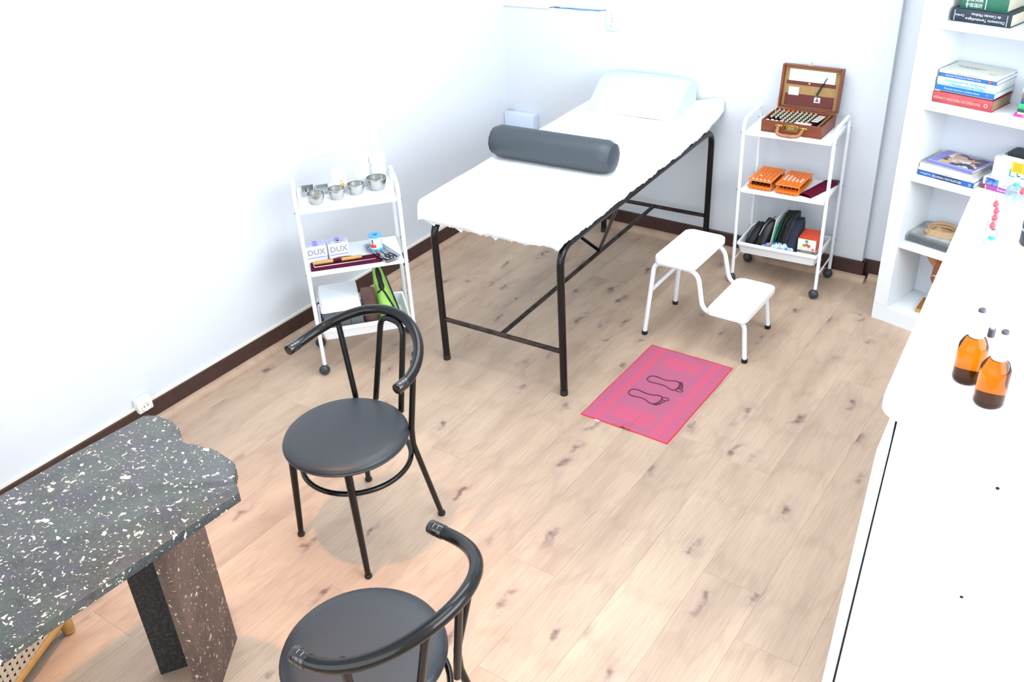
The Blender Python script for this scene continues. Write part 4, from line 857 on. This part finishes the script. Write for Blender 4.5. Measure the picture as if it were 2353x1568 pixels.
for k in range(5): MB().prism([(.075+.012*k, .062), (.080+.012*k, .060), (.070+.012*k, .090), (.066+.012*k, .090)], .0094, .0099).obj('printed_bone', M('bone_print', '#d2d4d2', .4), mg)
z = SH[1]+e
pb = book('book', 'magenta paperback lying under the white boxed set', .322, .076, z, .24, .150, .0185, M('magenta_cover', '#a8489a', .4), -.04, PGW, False, G3, [('Respostas Chão para a', .0135, WTX, .50, .55, False, .8)]); z += .0189
MB().box(.0, .020, .0013, .002, .001, .0175).obj('plum_block', M('plum_print', '#6b3a68', .5), pb); MB().box(.020, .026, .0013, .002, .001, .0175).obj('orange_block', M('orange_print'), pb)
wb = book('book', 'white book with deep blue picture band under white box', .328, .080, z, .235, .150, .0290, M('white_cover'), -.04, PGW, False, G3, [('ATLAS DE ANATOMIA', .0085, KTX, .52, .35, False, .9), ('acupuntura', .006, KTX, .52, .70, False)]); z += .0294
MB().box(.012, .062, -.0014, 0, .001, .0285).obj('blue_picture', M('blue_picture', '#2a45b0', .4, noise=(60, '#6f9ab0', .12)), wb)
t = thing('product_box', 'white box with yellow sticker and green letters on stacked books', 'box', KP(.352, .088, z), KY-.03)
MB().box(0, .17, 0, .125, 0, .088, .001, 1).obj('carton', M('box_white', '#e4e9f2', .5), t)
text('LC', .046, M('teal_letters', '#35a386', .5), t, face_front(.098, -.0006, .036), sx=1.25)
text('la placata', .008, M('text_red'), t, face_front(.072, -.0006, .012))
MB().box(.072, .165, -.0012, 0, .042, .084).obj('yellow_sticker', M('yellow_print', '#e8c23a', .5), t)
for k in range(5): MB().box(.080, .112, -.0016, -.0012, .048+.007*k, .0505+.007*k).box(.120, .150, -.0016, -.0012, .048+.007*k, .0505+.007*k).obj('sticker_line', M('mustard_print', '#b98f2a', .5), t)
t = thing('phone_tray', 'clear shallow plastic tray on top of white product box', 'tray', KP(.372, .100, z+.0885), KY-.03)
b = MB(); b.box(0, .14, 0, .12, 0, .002).box(0, .14, 0, .002, .002, .008).box(0, .14, .118, .12, .002, .008).box(0, .002, .002, .118, .002, .008).box(.138, .14, .002, .118, .002, .008).obj('tray_body', M('clear_grey', '#c6ccce', .15), t)
t = thing('phone', 'black smartphone lying in the clear plastic tray', 'phone', KP(.385, .108, z+.091), KY-.03)
MB().prism(rrect(0, .115, 0, .09, .012, 4), 0, .014, .003, 2).obj('phone_case', M('black_phone', '#202226', .35), t); MB().prism(rrect(.004, .111, .004, .086, .010, 4), .014, .0146).obj('screen', M('phone_screen', '#2a2d33', .5, noise=(300, '#33363c', .3)), t)
z = SH[0]+e
t = thing('spiral_notebook', 'thick grey spiral bound notebook on the lowest shelf', 'notebook', KP(.069, .060, z), KY-.02)
MB().box(0, .235, .006, .175, 0, .006, .001, 1).obj('back_cover', M('dark_teal_cover', '#1d3034', .5), t); MB().box(.001, .234, .008, .173, .006, .034).obj('pages', PGW, t)
MB().box(0, .235, .008, .175, .034, .0355).obj('front_cover', M('photo_grey_cover', '#8f9490', .4, noise=(22, '#b4b8b4', .1)), t)
text('Medicina\nTradicional', .016, KTX, t, face_up(.08, .125, .0357), 'title_lettering')
hx = [(.004+.227*k/(44*14), .010-.0165*math.sin(2*PI*k/14)*1.0-.004, .018+.0195*math.cos(2*PI*k/14)) for k in range(44*14)]
MB().tube(hx, .0011, 5).obj('wire_spiral', M('spiral_wire', '#a9aeb0', .35, .6), t)
MB().box(.002, .233, -.004, .010, .003, .032, .008, 3).obj('spine_core', M('spine_dark', '#15181a', .6), t)
t = thing('ear_model', 'beige sculpted ear model lying on the spiral notebook', 'model', KP(.182, .145, z+.0362), KY+.15)
EAR = M('ear_beige', '#b99a76', .5, noise=(30, '#a98a68', .3))
def ear(q, v_):
    a_ = 2*PI*q; rr = v_; ex, ey = .070, .050
    x_, y_ = ex*rr*math.cos(a_), ey*rr*math.sin(a_); y_ -= .008*(math.cos(a_) < -.5)*rr
    h = .026*(1-rr**4)*(.55+.45*rr)+.010*math.exp(-((rr-.80)/.10)**2)-.012*math.exp(-((rr-.55)/.12)**2)*(math.sin(a_) > -.4)+.012*math.exp(-((x_+.012)/.016)**2-((y_+.01)/.012)**2)
    return (x_, y_, max(0, h))
MB().grid(ear, 48, 22).obj('ear_body', EAR, t, smooth=80)
MB().tube([(.060*math.cos(a_), .042*math.sin(a_), .022+.006*math.sin(a_)) for a_ in [math.radians(-20+230*k/24) for k in range(25)]], [.004+.004*math.sin(PI*k/24) for k in range(25)], 8).obj('helix', EAR, t, smooth=80)
MB().tube([(.034*math.cos(a_)+.008, .024*math.sin(a_)+.004, .020) for a_ in [math.radians(20+170*k/16) for k in range(17)]], [.003+.003*math.sin(PI*k/16) for k in range(17)], 8).obj('antihelix', EAR, t, smooth=80)
MB().tube([(-.050, -.020, .008), (-.058, -.030, .009), (-.052, -.038, .008)], [.009, .012, .008], 8).obj('lobe', EAR, t, smooth=80)
t = thing('muscle_model', 'red anatomical muscle model at back of lowest compartment', 'model', KP(.222, .160, .0770), KY)
MUS = M('muscle_red', '#9c3a2a', .45, noise=(34, '#b9714c', .2)); TEN = M('tendon', '#d8cfc0', .5)
MB().lathe([(.045, 0), (.045, .012), (.03, .016)], 20, (.01, .0, 0)).obj('model_stand', RUB, t)
MB().tube([(.010, 0, .014), (.004, 0, .08), (-.010, 0, .13), (.0, 0, .18), (.010, 0, .235), (.012, 0, .275)], [.02, .030, .044, .050, .052, .040], 14).obj('torso', MUS, t, smooth=80)
MB().tube([(-.02, 0, .205), (-.05, -.004, .220), (-.080, -.004, .238), (-.106, 0, .248)], [.034, .028, .018, .014], 12).obj('limb', M('muscle_tan', '#a8623a', .5, noise=(30, '#c49a68', .2)), t, smooth=80)
MB().tube([(-.046, -.026, .150), (-.02, -.044, .162), (.02, -.052, .175)], [.001, .0045, .002], 8).obj('tendon', TEN, t)
t = thing('wooden_block', 'small ochre brown box on the bookcase floor', 'box', KP(.176, .045, .0770), KY+.22)
MB().box(0, .05, 0, .12, 0, .018, .001, 1).obj('box_body', M('ochre_card', '#9a6a2c', .6, noise=(30, '#8a5c28', .3)), t); MB().box(.001, .049, -.0008, 0, .001, .017).obj('pale_front', M('pale_ochre', '#b98a52', .6), t)

# ---------------------------------------------------------------- white cabinet
DX, DY, DYAW, DZ = 2.768, -2.541, .0726, 1.02
cab = thing('white_cabinet', 'tall white cabinet with rounded overhanging worktop at right', 'cabinet', (DX, DY, 0), DYAW)
def DP(lx, ly, z): return (DX+math.cos(DYAW)*lx-math.sin(DYAW)*ly, DY+math.sin(DYAW)*lx+math.cos(DYAW)*ly, z)
MB().prism(rrect(0, .62, 0, 1.33, .06, 8), DZ-.022, DZ, .003, 2).obj('worktop', M('worktop_white', '#f0f2f4', .35), cab)
cz_ = DZ-.0222; fl_ = .030                                        # the carcass is a little wider at the foot
b = MB()
def quadprism(p, y0, y1):
    b_ = MB(); b_.ring([[(x_, y0, z_) for x_, z_ in p], [(x_, y1, z_) for x_, z_ in p]]); return b_
quadprism([(.040, cz_), (.040-fl_, .01), (.59, .01), (.59, cz_)], .036, .056).obj('end_panel', WLAM2, cab)
quadprism([(.046, cz_), (.046-fl_, .01), (.585, .01), (.585, cz_)], .0565, 1.29).obj('carcass', WLAM2, cab)
quadprism([(.0345, cz_-.002), (.0335, .905), (.033-fl_*.98, .01), (.008-fl_, .01), (.008, .885), (.030, cz_-.002)], .040, 1.28).obj('drawer_front', M('drawer_white', '#e2e6ea', .4), cab)
quadprism([(.0385, .875), (.0402-fl_*.9, .012), (.0325-fl_*.95, .012), (.0325, .845)], .048, 1.27).obj('shadow_gap', M('gap_dark', '#3b3f44', .9), cab)
for lx, z_ in ((.258, .873), (.247, .545)):
    b = MB(); b.X = Matrix.Translation((lx, .0362, z_)) @ Matrix.Rotation(PI/2, 4, 'X'); b.lathe([(.0040, -.004), (.0040, .0004), (.0034, .0006)], 14).obj('screw_hole', RUB, cab)
# ---- things on the cabinet
def glass_mat(name, col, rough=.03):
    q = NT(name); gl = q.n('BsdfGlass', i_Color=col, i_Roughness=rough, i_IOR=1.45); tp = q.n('BsdfTransparent', i_Color=col); mx = q.n('MixShader', i_Fac=.42)
    q.l(gl.outputs[0], mx.inputs[2]); q.l(tp.outputs[0], mx.inputs[1]); out = q.t.nodes['Material Output']; q.l(mx.outputs[0], out.inputs[0]); return q.m
AMB = M('amber_glass', '#b5620a', .04, trans=1, ior=1.3); CLR = glass_mat('clear_acrylic', (.965, .965, .98, 1)); BLC = glass_mat('bluish_acrylic', (.90, .965, .985, 1))
LIQ = M('dark_oil', '#2c2320', .15)
def amber(label, loc):
    t = thing('amber_bottle', label, 'bottle', loc, 0, 'amber bottles on the cabinet')
    MB().lathe([(.002, .0), (.026, .0), (.0303, .004), (.0310, .010), (.0310, .082), (.0295, .092), (.022, .106), (.0130, .115), (.0122, .120)], 32).obj('glass_body', AMB, t, smooth=60)
    MB().lathe([(.020, .0015), (.0275, .005), (.0285, .010), (.0285, .0165), (.001, .0167)], 32).obj('liquid', LIQ, t)
    MB().lathe([(.0150, .109), (.0155, .112), (.0155, .138), (.0145, .141), (.0105, .143), (.0100, .170), (.008, .172)], 24).obj('cap', M('cap_bright', '#f2f4f6', .35), t)
    MB().lathe([(.0078, .1722), (.0078, .177), (.006, .179)], 16).obj('spray_button', M('button_grey', '#4a4650', .5), t)
    return t
amber('amber glass bottle with white cap, farther of the two on cabinet', (2.898, -2.331, DZ+.0003)); amber('amber glass bottle with white cap, nearer the cabinet front edge', (2.957, -2.402, DZ+.0003))
t = thing('dropper_bottle', 'slim small bottle with black cap behind the amber bottles', 'bottle', (2.921, -2.285, DZ+.0003))
MB().lathe([(.009, 0), (.0105, .003), (.0105, .085), (.0075, .095)], 18).obj('bottle_body', M('pale_bottle', '#d5d0d6', .3), t); MB().lathe([(.0080, .094), (.0080, .112), (.006, .114)], 16).obj('black_cap', M('button_grey'), t); MB().lathe([(.0045, .114), (.0045, .124), (.002, .130)], 12).obj('teat', M('soft_white'), t)
REDV = M('coral_valve', '#e8505a', .4); GRNV = M('green_valve', '#3fbf9a', .4)
def cup(label, loc, rr, h, valve, mat, group):
    t = thing('cupping_cup', label, 'cup', loc, 0, group)
    MB().lathe([(rr*1.08, 0), (rr*1.10, .002), (rr*1.0, .007), (rr*.97, h*.35), (rr*.90, h*.55), (rr*.70, h*.76), (rr*.40, h*.88), (.0075, h*.90), (.007, h*1.02), (.0055, h*1.02), (.006, h*.87), (rr*.38, h*.85), (rr*.66, h*.73), (rr*.86, h*.53), (rr*.93, h*.35), (rr*.95, .007), (rr*1.0, .001)], 24, cap=False).obj('cup_body', mat, t, smooth=60)
    if valve is REDV: MB().lathe([(.0055, h*.86), (.0065, h*.90), (.0065, h*1.0), (.0095, h*1.03), (.005, h*1.10), (.0048, h*1.20), (.002, h*1.24)], 14).obj('valve', valve, t)
    else:
        MB().lathe([(.0055, h*.80), (.0085, h*.84), (.0085, h*.98), (.006, h*1.0)], 14).obj('valve', valve, t)
        MB().lathe([(.0065, h*1.0), (.0055, h*1.30)], 12).obj('valve_stem', M('stem_clear', '#e3e8ea', .2), t); MB().lathe([(.0055, h*1.30), (.005, h*1.325)], 12).obj('stem_tip', M('button_grey'), t)
    return t
def onz(px, py, z):
    d = (px-1176.5)/FPX*r2-(py-784)/FPX*u2+f; k = (z-CAMP.z)/d.z; return CAMP+k*d
GC = 'clear cupping cups on the cabinet'
def cloc(px, py): p = onz(px, py, DZ); return (p.x, p.y, DZ+.0003)
cup('clear cupping cup with green valve, front of the row', cloc(2269, 586), .0255, .058, GRNV, BLC, GC)
for k, (px_, py_, lab) in enumerate(((2272, 556, 'clear cup with coral valve, first behind the green valve cup'), (2277, 538, 'clear cup with coral valve, second behind the green valve cup'), (2281, 522, 'clear cup with coral valve, third behind the green valve cup'), (2280, 506, 'clear cup with coral valve, last and farthest of the row'))):
    cup(lab, cloc(px_, py_), .0225, .050, REDV, CLR, GC)
cup('large clear bell cup with green valve near the far cabinet edge', cloc(2327, 462), .028, .060, GRNV, BLC, GC)
cup('large clear cup with coral valve cut by the right photo edge', cloc(2340, 480), .028, .055, REDV, CLR, GC)
t = thing('dark_jar', 'dark jar with pale band cut by the right photo edge', 'jar', cloc(2371, 562))
MB().lathe([(.030, 0), (.034, .005), (.034, .040), (.033, .042)], 24).obj('jar_body', M('jar_dark', '#2a3036', .3), t); MB().lathe([(.0335, .042), (.0335, .050)], 24).obj('pale_band', M('pale_band', '#9fb6e0', .4), t); MB().lathe([(.035, .050), (.035, .070), (.032, .073)], 24).obj('lid', M('lid_dark', '#353239', .4), t)
